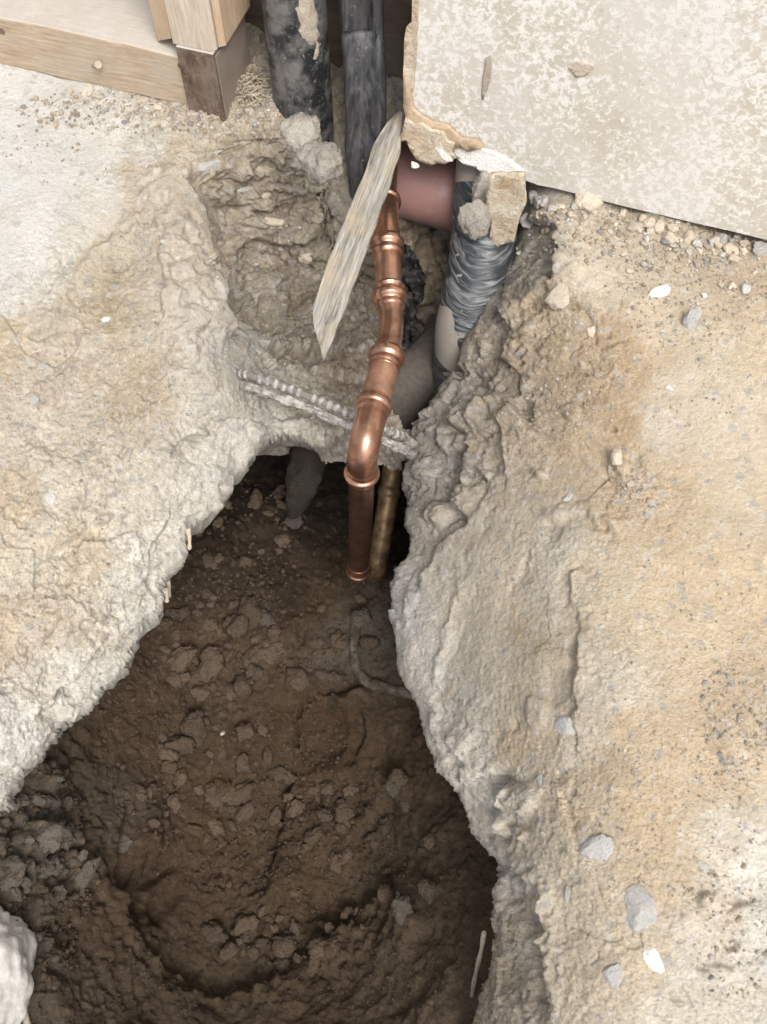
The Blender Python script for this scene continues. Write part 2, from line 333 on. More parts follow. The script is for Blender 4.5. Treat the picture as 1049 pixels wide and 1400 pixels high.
L_feat = [('g',[(150,1180),(0,1181)],0,5),
 ('s',[(240,215),(262,270),(283,340),(298,410),(322,480)],-.026,60,9),
 ('s',[(250,205),(330,212),(400,205)],-.008,26,4),('g',[(255,215),(305,222),(345,215)],.006,7),
 ('s',[(300,268),(345,285),(400,275)],.010,20,4),('s',[(330,330),(390,338),(440,320)],.010,24,4),('s',[(350,400),(400,420),(460,405)],.012,26,5),
 ('s',[(355,470),(410,480),(480,470)],.010,22,4),
 ('g',[(238,230),(243,270),(240,300)],.004,5),('g',[(186,300),(200,307),(208,297)],.007,4),('g',[(243,380),(250,405),(262,425)],.008,6),
 ('g',[(268,455),(274,490),(268,515)],.005,4),('s',[(222,330),(228,400),(222,440)],.005,12,3),
 ('s',[(228,625),(245,603),(292,597)],.014,20,4),('g',[(232,618),(260,605),(290,600)],.010,8),
 ('g',[(178,600),(170,620),(164,628)],.007,4),('s',[(30,455),(95,440),(120,500)],.006,20,5),('s',[(75,330),(100,400),(62,450)],-.003,16,6),
 ('s',[(180,300),(120,345),(90,400)],.003,16,5),('r',[(40,540),(95,520),(100,480)],.006,10),('r',[(210,220),(232,330),(262,450),(285,520)],.006,12),
 ('s',[(60,760),(120,720),(190,700)],.006,30,6),('s',[(20,900),(90,850),(160,840)],.005,30,6),('g',[(330,610),(318,645),(300,680)],.004,6),
 ('s',[(150,870),(100,930),(40,985)],-.007,24,6),('s',[(240,690),(205,760),(200,830)],-.006,22,6),('g',[(95,800),(80,830),(60,840)],.004,6)]
L_blob = [(90,362,13,13,0,-.004),(168,365,7,14,80,-.006),(50,455,11,7,-30,-.006),(235,466,8,6,0,-.006),(45,547,11,14,0,.004),(160,570,6,8,0,-.006),(193,560,5,5,0,-.004),(52,630,18,22,0,.006),(122,610,4,12,10,-.004),(195,663,6,4,0,-.004),
 (295,375,10,8,0,.006),(340,240,26,12,0,.010),(395,225,22,14,10,.009),(350,300,24,12,5,.010),(380,380,28,16,0,.008),(318,385,10,8,0,-.012),(285,340,8,6,0,-.008),(370,355,9,6,0,-.012),(425,350,20,14,0,.010),
 (380,262,8,4,20,-.012),(322,250,16,5,0,-.010),(400,510,24,10,10,.006),(470,430,12,18,0,.008),(440,462,12,7,0,-.012),(300,650,20,14,30,.004),(312,612,5,6,0,-.008),(360,585,20,8,0,.006),(420,150,12,14,0,.006),
 (150,720,26,20,0,.004),(60,720,30,22,0,.004),(110,860,34,20,-30,.005),(95,790,20,9,-20,-.004),(40,880,18,10,-20,-.004),(180,785,22,16,0,.004)]
def rockrel(P, R, o=0.0, k=1.0):
    f1, e1 = facets(warpP(P, 55, .003, o), 30, o); f2, e2 = facets(warpP(P, 120, .0012, o + 3), 80, o + 2.0); f3, e3 = facets(P, 210, o + 4.0)
    pitn = pn(P, 95, 44.0 + o); m = sst(fbm(P, 16, 3, 66 + o), -.15, .45); m2 = sst(fbm(P, 22, 3, 86 + o), -.2, .4)
    f0, e0 = facets(warpP(P, 20, .006, o + 9), 13, o + 6.0); h = .0045 * fbm(P, 12, 3, 1.0 + o) * (.35 + .65 * R) + .013 * f0 * np.clip(R - .35, 0, 1.0) * (.5 + .5 * k)
    h = h + k * (.0065 * f1 * np.clip(R - .45, 0, 1.3) * (.4 + .6 * m2) + .0044 * f2 * np.clip(R - .2, 0, 1.2) * (.25 + .75 * m) + .0022 * f3 * (.25 + .5 * R))
    h = h - k * .0035 * (1 - sst(e1, .0, .07)) * np.clip(R - .6, 0, 1) * m
    h = h + .0009 * fbm(P, 200, 3, 9.0 + o, .7) * (.45 + .55 * R) - .0055 * sst(pitn, .47, .60) * np.clip(R - .3, 0, 1)
    g1, g2 = facets(P * np.array([1, 1, 1.9], np.float32), 20, 15.0 + o)
    return h + np.clip(R - .95, 0, 1) * (.014 * g1 - .006 * (1 - sst(g2, 0, .1))) * k
def L_relief(u, v, P, N):
    R = smooth_mask(u, v, L_rough)
    return rockrel(P, R) + feats(u, v, P, L_feat) + blobs(u, v, P, L_blob)
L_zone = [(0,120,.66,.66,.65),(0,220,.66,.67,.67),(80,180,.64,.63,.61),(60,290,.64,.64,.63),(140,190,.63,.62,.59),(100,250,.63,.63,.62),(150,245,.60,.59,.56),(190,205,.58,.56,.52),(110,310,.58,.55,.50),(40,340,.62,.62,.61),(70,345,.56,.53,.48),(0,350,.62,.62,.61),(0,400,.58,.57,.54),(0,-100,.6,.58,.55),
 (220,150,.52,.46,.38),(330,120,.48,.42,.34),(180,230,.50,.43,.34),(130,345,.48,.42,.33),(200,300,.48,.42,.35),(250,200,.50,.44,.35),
 (330,220,.38,.325,.255),(400,250,.37,.315,.25),(380,330,.31,.265,.21),(350,400,.30,.265,.22),(420,420,.27,.23,.18),(460,450,.24,.205,.165),(310,320,.36,.31,.25),(400,480,.27,.235,.195),(440,330,.34,.295,.235),(310,480,.46,.44,.41),(420,550,.45,.41,.35),(470,500,.27,.22,.17),(355,500,.44,.42,.38),(380,575,.50,.48,.44),  # brown niche entries lowered further to imitate the shade of its depth
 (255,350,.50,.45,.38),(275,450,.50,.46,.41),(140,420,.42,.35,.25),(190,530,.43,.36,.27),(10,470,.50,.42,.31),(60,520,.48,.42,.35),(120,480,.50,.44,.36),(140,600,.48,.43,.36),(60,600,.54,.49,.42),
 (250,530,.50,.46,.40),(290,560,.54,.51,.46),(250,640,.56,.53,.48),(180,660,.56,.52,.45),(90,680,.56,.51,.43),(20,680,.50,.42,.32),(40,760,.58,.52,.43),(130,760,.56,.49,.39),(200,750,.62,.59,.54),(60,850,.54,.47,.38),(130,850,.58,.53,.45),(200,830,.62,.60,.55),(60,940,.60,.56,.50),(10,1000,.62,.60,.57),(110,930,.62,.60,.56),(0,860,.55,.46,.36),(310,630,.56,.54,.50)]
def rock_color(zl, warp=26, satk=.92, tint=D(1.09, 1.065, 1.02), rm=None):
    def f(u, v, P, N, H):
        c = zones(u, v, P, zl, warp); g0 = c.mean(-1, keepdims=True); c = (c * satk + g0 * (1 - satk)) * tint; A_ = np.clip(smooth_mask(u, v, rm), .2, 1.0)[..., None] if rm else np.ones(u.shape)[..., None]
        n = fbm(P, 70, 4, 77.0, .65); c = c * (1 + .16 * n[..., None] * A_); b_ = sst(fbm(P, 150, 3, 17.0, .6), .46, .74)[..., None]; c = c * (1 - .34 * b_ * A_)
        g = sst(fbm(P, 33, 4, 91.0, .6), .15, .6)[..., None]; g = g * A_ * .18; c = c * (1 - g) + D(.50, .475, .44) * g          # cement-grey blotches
        w = sst(fbm(P, 95, 4, 33.0, .6), .30, .62)[..., None]; c = c * (1 - .35 * w) + D(.70, .685, .655) * .35 * w         # white dust
        o = sst(fbm(P, 40, 4, 53.0, .6), .35, .75)[..., None]; c = c * (1 - .22 * o) + D(.43, .33, .21) * .22 * o        # ochre grit
        q1, q2, qi = worley(P + .003 * np.stack([pn(P, 130, 1), pn(P, 130, 8), pn(P, 130, 4)], -1), 95, 12.0)                                                                        # aggregate fragments
        ag = ((qi > .90) & (q1 < .38)).astype(float)[..., None]; c = c * (1 - .5 * ag) + D(.36, .36, .37) * .5 * ag
        return np.concatenate([np.clip(c, .02, .85), A_], -1)
    return f
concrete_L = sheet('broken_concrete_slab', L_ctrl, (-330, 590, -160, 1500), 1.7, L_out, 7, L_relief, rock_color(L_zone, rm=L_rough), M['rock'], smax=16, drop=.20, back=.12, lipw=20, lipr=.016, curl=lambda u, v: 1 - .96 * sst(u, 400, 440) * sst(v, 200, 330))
tag(concrete_L.o, 'pale dusty broken concrete on the left side of the hole with a jagged lip', None, None, 'structure')

# ------------------------------------------------------------ broken concrete, right of the hole
R_ctrl = [(700,60,0),(900,60,0),(1250,100,0),(1400,400,0),(780,330,-.004),(900,300,0),(1049,380,0),(1250,300,0),(1250,700,0),(900,450,0),(850,400,0),(860,560,-.012),(1049,700,-.008),(1000,900,-.014),(1049,1200,-.018),(1250,1200,-.02),(1250,1600,-.03),(1049,1400,-.03),(900,1400,-.04),(800,1400,-.06),
 (690,300,-.10),(712,330,-.07),(735,262,-.02),(860,290,-.014),(960,312,-.014),(1049,334,-.014),(690,400,-.065),(640,470,-.11),(745,400,-.02),(760,460,-.03),(700,480,-.07),(640,520,-.12),(590,560,-.155),(700,570,-.075),(790,520,-.028),(820,620,-.034),(760,680,-.055),(650,620,-.12),(600,650,-.165),(572,620,-.18),(650,750,-.12),(590,780,-.175),(720,760,-.075),(800,780,-.035),(690,900,-.10),(620,900,-.165),(760,1000,-.06),(800,960,-.03),(680,1050,-.12),(620,1040,-.17),(720,1160,-.105),(690,1220,-.15),(760,1300,-.08),(720,1380,-.12),
 (558,700,-.205),(532,800,-.215),(553,900,-.215),(590,1040,-.21),(670,1150,-.19),(680,1280,-.18),(655,1400,-.21),(620,1600,-.25),(800,1700,-.08),(1000,1700,-.04)]
R_out = [(700,-200),(702,250),(712,300),(700,338),(672,385),(652,430),(622,492),(600,520),(588,548),(560,573),(548,600),(556,640),(553,690),(560,712),(556,748),(528,790),(534,835),(545,885),(556,930),(580,985),(588,1040),(616,1072),(640,1105),(652,1140),(676,1168),(678,1230),(676,1275),(668,1320),(650,1400),(620,1500),(590,1700),(1700,1900),(1700,-300)]
R_rough = [(800,330,.35),(900,430,.25),(1000,400,.35),(900,560,.25),(1000,650,.2),(860,600,.4),(740,440,1.3),(700,400,1.2),(800,500,.9),(700,500,1.3),(640,560,1.3),(600,650,1.1),(700,620,.9),(800,650,.4),(700,700,.5),(620,760,.45),(680,850,.38),(620,850,.4),(560,820,.7),(700,920,.4),(740,800,.5),(780,880,.5),(740,1000,.6),(900,800,.25),(950,950,.3),(1020,1000,.5),(900,1050,.3),(660,1000,.8),(640,1080,.9),(720,1100,.9),(850,1150,.35),(800,1250,.5),(1000,1250,.6),(700,1250,.9),(700,1380,.9),(860,1350,.6),(850,640,.7)]
R_feat = [('s',[(715,300),(762,310),(768,350),(742,400)],.012,22,4),
 ('g',[(750,395),(790,420),(812,450),(805,470)],.006,5),('r',[(740,430),(700,480),(675,530),(640,600)],.008,14),
 ('r',[(555,575),(600,590),(660,560),(700,540)],.009,10),('g',[(700,455),(660,540),(640,560)],.008,9),('s',[(600,560),(640,600),(620,680),(640,720)],.010,30,6),
 ('g',[(640,730),(632,760),(640,790)],.002,5),
 ('s',[(790,770),(775,790),(795,850),(782,930),(790,1015),(760,985)],.0025,18,4),('s',[(700,600),(660,690),(590,760),(565,820)],.004,26,6),
 ('r',[(640,780),(610,860),(590,960),(600,1030)],.003,7),('g',[(655,790),(630,870),(600,960)],.001,4),
 ('s',[(740,1065),(690,1075),(688,1120),(705,1180),(740,1240),(748,1330),(745,1420)],.009,20,4),('s',[(690,1075),(640,1050),(600,1000)],-.006,18,5),
 ('g',[(680,1150),(700,1230),(730,1290),(745,1400)],.010,10),('g',[(820,640),(845,665),(870,660)],.006,6),('s',[(730,720),(800,700),(850,740)],.004,22,6),
 ('g',[(725,745),(715,780),(700,820)],.003,6)]
R_blob = [(765,412,13,17,-20,.012),(850,640,10,13,0,.008),(700,430,16,20,0,.009),(660,470,12,12,0,.008),(760,480,26,20,0,.006),(815,500,20,16,0,-.004),(690,560,22,20,0,.009),(620,605,24,15,10,.010),(580,640,16,20,0,.008),(640,650,20,16,0,-.008),(600,700,22,18,0,.008),
 (780,560,14,10,0,.006),(560,820,10,18,0,.004),(740,650,10,8,0,.006),(668,648,9,8,0,.007),(590,600,6,5,0,-.010),(663,655,5,4,0,-.010),(760,930,22,34,0,-.003),(735,975,18,26,-10,.004),(780,900,12,30,0,-.006),(720,1095,22,20,0,.007),(715,1140,12,10,0,.006),(640,1060,16,12,30,.005),
 (1020,1250,26,16,0,.006),(960,1230,10,12,0,.008),(980,1330,24,14,0,.005),(1000,1290,14,8,0,-.006),(720,560,10,14,0,-.008),(655,520,12,10,0,-.008),(835,590,8,6,0,-.005)]
def R_relief(u, v, P, N):
    R = smooth_mask(u, v, R_rough)
    q1, q2, qi = worley(P, 260, 5.0); grit = .0009 * (qi > .6) * sst(.42 - q1, 0, .25)
    return rockrel(P, R, 20.0, .52) + grit + feats(u, v, P, R_feat) + blobs(u, v, P, R_blob)
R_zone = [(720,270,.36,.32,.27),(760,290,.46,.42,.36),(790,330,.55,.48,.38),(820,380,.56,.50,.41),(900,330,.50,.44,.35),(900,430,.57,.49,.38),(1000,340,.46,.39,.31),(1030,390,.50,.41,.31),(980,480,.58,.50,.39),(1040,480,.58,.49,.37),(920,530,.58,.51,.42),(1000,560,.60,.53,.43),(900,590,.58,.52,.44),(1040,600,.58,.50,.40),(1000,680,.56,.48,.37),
 (710,310,.28,.26,.235),(700,370,.25,.235,.21),(670,420,.26,.24,.215),(730,350,.28,.26,.235),(740,430,.44,.36,.26),(770,480,.42,.34,.24),(830,470,.46,.36,.25),(860,500,.46,.35,.23),(720,500,.35,.29,.22),(700,550,.31,.27,.215),(800,520,.40,.32,.23),(640,540,.30,.275,.245),(600,560,.30,.28,.255),(580,600,.30,.285,.265),(620,640,.30,.28,.26),(570,660,.29,.275,.26),(660,600,.32,.285,.24),(720,600,.42,.35,.27),  # grey entries on the left-facing slope darkened to imitate its shade
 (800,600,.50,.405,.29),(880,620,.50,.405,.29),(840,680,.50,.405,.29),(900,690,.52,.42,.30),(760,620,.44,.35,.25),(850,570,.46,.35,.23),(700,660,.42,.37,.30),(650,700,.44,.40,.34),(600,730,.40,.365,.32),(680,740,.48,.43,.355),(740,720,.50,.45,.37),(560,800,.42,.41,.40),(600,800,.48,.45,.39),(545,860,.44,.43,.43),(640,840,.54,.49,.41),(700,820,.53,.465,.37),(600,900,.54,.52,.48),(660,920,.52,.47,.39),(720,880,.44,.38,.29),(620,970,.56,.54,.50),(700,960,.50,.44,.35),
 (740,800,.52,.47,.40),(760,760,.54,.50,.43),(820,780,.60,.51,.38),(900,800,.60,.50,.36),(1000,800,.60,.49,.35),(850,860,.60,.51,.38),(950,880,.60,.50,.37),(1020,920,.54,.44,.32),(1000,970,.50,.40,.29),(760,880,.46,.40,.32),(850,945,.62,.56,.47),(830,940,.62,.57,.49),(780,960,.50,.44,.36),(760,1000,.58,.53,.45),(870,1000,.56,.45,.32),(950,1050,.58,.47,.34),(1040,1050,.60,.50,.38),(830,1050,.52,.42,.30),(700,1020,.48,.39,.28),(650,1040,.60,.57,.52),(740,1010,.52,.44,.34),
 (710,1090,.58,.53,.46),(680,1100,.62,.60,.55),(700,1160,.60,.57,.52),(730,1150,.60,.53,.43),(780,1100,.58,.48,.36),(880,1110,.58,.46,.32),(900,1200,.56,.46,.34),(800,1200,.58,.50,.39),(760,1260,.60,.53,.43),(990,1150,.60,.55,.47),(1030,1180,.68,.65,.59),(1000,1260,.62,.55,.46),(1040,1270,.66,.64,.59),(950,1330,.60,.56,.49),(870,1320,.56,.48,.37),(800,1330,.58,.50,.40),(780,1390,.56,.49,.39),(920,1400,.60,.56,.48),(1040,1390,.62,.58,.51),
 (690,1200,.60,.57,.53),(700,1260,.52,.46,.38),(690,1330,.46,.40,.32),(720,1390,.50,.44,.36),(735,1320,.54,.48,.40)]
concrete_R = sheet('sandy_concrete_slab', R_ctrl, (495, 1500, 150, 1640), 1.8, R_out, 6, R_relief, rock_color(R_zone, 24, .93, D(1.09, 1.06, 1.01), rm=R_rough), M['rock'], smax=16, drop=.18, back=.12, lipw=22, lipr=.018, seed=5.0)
tag(concrete_R.o, 'sandy broken concrete on the right side of the hole sloping down to a pale lip', None, None, 'structure')

# ------------------------------------------------------------ rubble face behind the pipes
B_ctrl = [(330,-60,-.02),(480,-60,-.02),(620,-60,-.02),(700,0,-.02),(330,60,-.04),(400,150,-.05),(480,150,-.04),(560,150,-.04),(650,180,-.05),(720,200,-.03),(420,300,-.14),(480,300,-.12),(560,310,-.16),(620,320,-.20),(480,380,-.22),(580,360,-.22),(600,430,-.28),(560,440,-.30),(520,480,-.33),(570,520,-.36),(620,520,-.36),(700,400,-.25),(700,520,-.35),(440,500,-.30),(560,600,-.40),(450,600,-.40)]
def B_relief(u, v, P, N):
    w1, w2, wi = worley(P + .006 * np.stack([pn(P, 60, 11), pn(P, 60, 18), pn(P, 60, 14)], -1), 34, 62.0)
    return .012 * fbm(P, 16, 3, 201.) + .007 * billow(P, 40, 4, 205., .6) + .010 * (.5 - w1) + .001 * fbm(P, 190, 3, 209.) + feats(u, v, P, [('g',[(556,330),(545,420),(575,490)],.02,12)])
B_zone = [(480,150,.36,.30,.24),(480,300,.42,.38,.33),(550,340,.33,.26,.19),(600,380,.36,.28,.20),(600,320,.30,.26,.22),(560,450,.24,.19,.14),(620,480,.26,.22,.18),(560,520,.42,.40,.37),(520,200,.3,.26,.22),(550,100,.42,.38,.34),(470,60,.36,.32,.27)]
soil_B = sheet('rubble_face', B_ctrl, (330, 730, -60, 620), 2.6, None, 0, B_relief, rock_color(B_zone), M['rock'])
tag(soil_B.o, 'brown rubble face behind the pipes', None, None, 'structure')

# ------------------------------------------------------------ soil at the bottom of the hole
F_ctrl = [(440,800,-.45),(300,1000,-.47),(440,1000,-.475),(400,1200,-.485),(300,1150,-.485),(400,630,-.53),(540,700,-.52),(265,760,-.42),(400,730,-.47),(200,900,-.42),(110,1050,-.35),(40,1110,-.27),(40,1250,-.27),(110,1350,-.32),(0,1400,-.27),(-100,1200,-.22),(-300,1000,-.22),(150,1150,-.38),(130,1250,-.36),
 (185,1285,-.42),(300,1360,-.44),(400,1320,-.45),(500,1240,-.45),(560,1150,-.42),(570,1300,-.355),(640,1200,-.315),(640,1330,-.29),(600,1400,-.31),(400,1400,-.41),(300,1500,-.36),(300,1700,-.2),(0,1700,-.16),(600,1700,-.22),(560,950,-.45),(720,1100,-.31),(720,1300,-.26),(850,1400,-.27),(620,800,-.44),(800,800,-.32),(300,520,-.40),(500,480,-.50),(100,760,-.34),(0,600,-.28),(180,560,-.34),(0,900,-.30),(650,560,-.42),(800,560,-.32),(300,640,-.46),(620,1500,-.31),(520,600,-.56),(600,640,-.52)]
F_feat = [('g',[(462,955),(425,955),(405,985),(408,1020),(425,1050)],.010,2.6),('g',[(410,990),(402,1050),(385,1110),(372,1180),(362,1238)],.010,2.4),('s',[(400,1055),(385,1120),(368,1200),(360,1245)],.006,22,3),
 ('s',[(490,960),(500,1010),(480,1060)],.006,10,4),('g',[(395,905),(412,880),(415,855)],.008,5),('s',[(425,948),(470,952),(505,935)],-.010,18,4),
 ('s',[(160,1190),(185,1290),(280,1355),(370,1340),(420,1300),(510,1225),(540,1180)],-.010,40,14),('g',[(190,1290),(260,1335),(290,1360),(350,1330),(380,1305)],.004,4),
 ('s',[(170,1120),(160,1200),(175,1270)],-.010,20,5),('g',[(110,990),(95,1060),(130,1180)],.006,14),('s',[(250,1180),(200,1220),(190,1260)],.008,18,5),('s',[(470,1170),(520,1100),(525,1020)],.006,20,6),
 ('g',[(600,1330),(560,1370),(520,1390)],.004,8),('g',[(20,1180),(40,1220),(30,1300)],.010,7),('g',[(40,1100),(10,1150),(20,1180)],.012,8),('r',[(380,1250),(440,1150),(470,1060)],.004,10)]
F_blob = [(440,1000,36,50,0,-.013),(215,1215,34,54,10,-.018),(340,1000,40,40,0,-.004),(440,930,34,14,0,.008),(45,1150,26,24,0,.016),(20,1210,22,26,0,.014),(60,1060,28,22,0,.012),(60,1240,24,26,0,.012),(90,1180,20,22,0,.009),(30,1290,24,24,0,.010),(85,1310,24,20,0,.008),(100,1100,20,16,0,.008),(60,1350,20,20,0,.010),
 (270,1000,20,16,0,.006),(300,900,26,20,0,.007),(320,860,16,20,0,.008),(560,1260,20,24,0,.008),(550,1080,16,18,0,.008),(200,1150,16,12,0,.008),(480,1060,20,12,20,.006),(400,1160,20,12,0,.006),(300,1080,20,14,0,.006)]
F_rough = [(300,900,1.1),(400,1100,1.),(300,1200,1.),(440,1000,.25),(215,1215,.3),(60,1150,1.6),(50,1280,1.5),(560,1150,.5),(600,1300,.5),(300,1400,.4),(500,1380,.4),(120,1100,.7),(180,1000,.4),(230,830,.4),(400,1280,1.1),(480,1150,.9),(440,800,.4),(560,950,.5),(120,1300,.6),(300,750,.8),(385,1180,.3)]
def F_relief(u, v, P, N):
    R = smooth_mask(u, v, F_rough); w = warpP(P, 60, .004)
    f1, e1 = facets(w, 42, 82.0); f2, e2 = facets(w, 100, 88.0); w1, w2, wi = worley(w, 62, 12.0); x1, x2, xi = worley(w, 130, 18.0)
    cl = .020 * np.clip(.55 - w1, 0, 1) * (wi > .55) + .010 * np.clip(.5 - x1, 0, 1) * (xi > .5)
    return .014 * fbm(P, 9, 3, 301.) + R * (cl * .8 + .0035 * f1 + .0022 * f2 + .0015 * billow(P, 45, 4, 305., .6)) + .0018 * fbm(P, 130, 3, 309., .65) * (.6 + .4 * R) + feats(u, v, P, F_feat, 5) + blobs(u, v, P, F_blob)
F_zone = [(440,1000,.13,.088,.056),(300,900,.165,.12,.082),(300,1100,.15,.105,.070),(400,1200,.155,.11,.072),(230,830,.13,.09,.058),(180,1000,.14,.10,.066),(60,1150,.20,.17,.14),(40,1280,.18,.15,.12),(110,1100,.16,.13,.10),(120,1250,.16,.115,.08),(300,1380,.19,.145,.10),(560,1350,.24,.185,.135),(500,1390,.23,.175,.125),(120,1380,.17,.13,.095),(600,1200,.18,.14,.10),(640,1380,.22,.17,.125),(560,1000,.16,.115,.078),(440,820,.13,.088,.055),(500,870,.22,.19,.165),(300,700,.050,.037,.027),(360,640,.045,.034,.026),(440,690,.05,.038,.028),(260,800,.085,.062,.044),(370,760,.085,.062,.045),(530,720,.05,.04,.03),(520,640,.04,.032,.025),(450,1380,.18,.13,.09),(80,1380,.17,.14,.11),(215,1215,.13,.09,.06)]  # back-of-cave entries darkened: shade painted into the soil colour
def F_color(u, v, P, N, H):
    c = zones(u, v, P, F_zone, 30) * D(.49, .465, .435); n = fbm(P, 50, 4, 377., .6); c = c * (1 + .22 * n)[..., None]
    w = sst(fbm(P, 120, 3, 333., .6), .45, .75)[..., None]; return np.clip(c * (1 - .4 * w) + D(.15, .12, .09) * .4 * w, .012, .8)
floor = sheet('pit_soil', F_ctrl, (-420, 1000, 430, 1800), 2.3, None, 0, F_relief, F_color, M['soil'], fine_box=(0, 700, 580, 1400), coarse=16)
tag(floor.o, 'brown crumbly soil at the bottom of the hole', None, None, 'structure')

# ------------------------------------------------------------ ground around, out of the frame
k = NT('site_ground'); k.bump(k.noise(20, 6, .7), .6, .01); M['ground'] = k.fin(k.mix(k.noise(3, 6, .6), (.50, .46, .40), (.62, .59, .54)), .95)
x0, x1, y0, y1 = -.72, 1.0, -.32, 1.30
gv = []; gf = []
B8 = 60
for (a, b, c, d) in ((-B8, x0, -B8, B8), (x1, B8, -B8, B8), (x0, x1, -B8, y0), (x0, x1, y1, B8)):
    n = len(gv); gv += [(a, c, -.012), (b, c, -.012), (b, d, -.012), (a, d, -.012)]; gf.append((n, n + 1, n + 2, n + 3))
tag(link('ground', raw_mesh('ground', gv, gf, smooth=False), M['ground']), None, None, None, 'structure')
# earth banks that close the hole below the slab
bk = []; bf = []
def quad(*p):
    n = len(bk); bk.extend([tuple(map(float, q)) for q in p]); bf.append((n, n + 1, n + 2, n + 3))
zb = -.75; X0, X1, Y0, Y1 = x0 - .02, x1 + .02, y0 - .02, y1 + .02
for (a, b) in (((X0, Y0), (X1, Y0)), ((X1, Y0), (X1, Y1)), ((X1, Y1), (X0, Y1)), ((X0, Y1), (X0, Y0))):
    quad((a[0], a[1], zb), (b[0], b[1], zb), (b[0], b[1], -.013), (a[0], a[1], -.013))
quad((X0, Y0, zb), (X1, Y0, zb), (X1, Y1, zb), (X0, Y1, zb))
tag(link('ground_subsoil', raw_mesh('ground_subsoil', bk, bf, smooth=False), mat_stone('subsoil', (.06, .04, .028), (.09, .065, .045), 8)), None, None, None, 'structure')
exec_rest = True

# ------------------------------------------------------------ solid helpers
def poly_prism(pts, thick, bev=0.0, seg=2):           # pts: 3D outline (planar), thick: 3D vector
    bm = bmesh.new(); vs = [bm.verts.new(p) for p in pts]; f = bm.faces.new(vs)
    r = bmesh.ops.extrude_face_region(bm, geom=[f]); nv = [g for g in r['geom'] if isinstance(g, bmesh.types.BMVert)]
    bmesh.ops.translate(bm, verts=nv, vec=Vector(thick)); bmesh.ops.recalc_face_normals(bm, faces=bm.faces)
    if bev: bmesh.ops.bevel(bm, geom=list(bm.edges), offset=bev, segments=seg, profile=.6, affect='EDGES')
    return bm
WM = Matrix(((WE[0], WN[0], 0, W0[0]), (WE[1], WN[1], 0, W0[1]), (0, 0, 1, 0), (0, 0, 0, 1)))
def bm_obj(name, bm, mat, parent=None, smooth=False, frame=None):
    if frame is None and mat is not None and mat.name.split('_')[-1] in ('timber', 'sheathing'): frame = WM
    if frame is not None: bm.transform(frame.inverted())
    me = bpy.data.meshes.new(name); bm.to_mesh(me); bm.free()
    if smooth: me.polygons.foreach_set('use_smooth', [True] * len(me.polygons))
    me.update(); o = link(name, me, mat)
    if frame is not None: o.matrix_basis = frame
    if parent is not None: adopt(o, parent)
    return o
def wall_box(a0, a1, b0, b1, z0, z1, bev=.001, jit=0):
    p = [wpos(a0, b0, z0), wpos(a1, b0, z0), wpos(a1, b0, z1), wpos(a0, b0, z1)]
    return poly_prism(p, WN * (b1 - b0), bev)
def spline(pts, n=12):
    P = [np.array(p, float) for p in pts]; P = [2 * P[0] - P[1]] + P + [2 * P[-1] - P[-2]]; out = []
    for i in range(1, len(P) - 2):
        for k in range(n):
            t = k / n; out.append(.5 * ((2 * P[i]) + (-P[i - 1] + P[i + 1]) * t + (2 * P[i - 1] - 5 * P[i] + 4 * P[i + 1] - P[i + 2]) * t * t + (-P[i - 1] + 3 * P[i] - 3 * P[i + 1] + P[i + 2]) * t ** 3))
    out.append(P[-2]); return out
def tube_mesh(name, path, radii, seg=28, cap=True, fn=None):
    P = np.array(path); n = len(P); R = np.broadcast_to(radii, (n,)) if np.ndim(radii) else np.full(n, radii)
    T = np.gradient(P, axis=0); T /= np.linalg.norm(T, axis=1)[:, None] + 1e-12
    up = np.array([1, 0, 0.]) if abs(T[0][0]) < .8 else np.array([0, 0, 1.]); V = []
    x = up - T[0] * np.dot(up, T[0]); x /= np.linalg.norm(x)
    for i in range(n):
        x = x - T[i] * np.dot(x, T[i]); x /= np.linalg.norm(x); y = np.cross(T[i], x)
        for k in range(seg):
            a = 2 * math.pi * k / seg; q = R[i] * (1 + (fn(i / (n - 1), a) if fn else 0)); V.append(P[i] + (x * math.cos(a) + y * math.sin(a)) * q)
    bm = bmesh.new(); vs = [bm.verts.new(v) for v in V]
    for i in range(n - 1):
        for k in range(seg):
            k2 = (k + 1) % seg; f = bm.faces.new((vs[i * seg + k], vs[i * seg + k2], vs[(i + 1) * seg + k2], vs[(i + 1) * seg + k])); f.smooth = True
    if cap: bm.faces.new(vs[:seg][::-1]); bm.faces.new(vs[-seg:])
    me = bpy.data.meshes.new(name); bm.to_mesh(me); bm.free(); me.update(); return me
def tube(name, path, radii, mat, parent=None, **k):
    o = link(name, tube_mesh(name, path, radii, **k), mat)
    if parent is not None: adopt(o, parent)
    return o
def resample(path, step):
    P = np.array(path); s = np.concatenate([[0], np.cumsum(np.linalg.norm(np.diff(P, axis=0), axis=1))]); n = max(2, int(s[-1] / step)); q = np.linspace(0, s[-1], n)
    return np.stack([np.interp(q, s, P[:, i]) for i in range(3)], 1), q

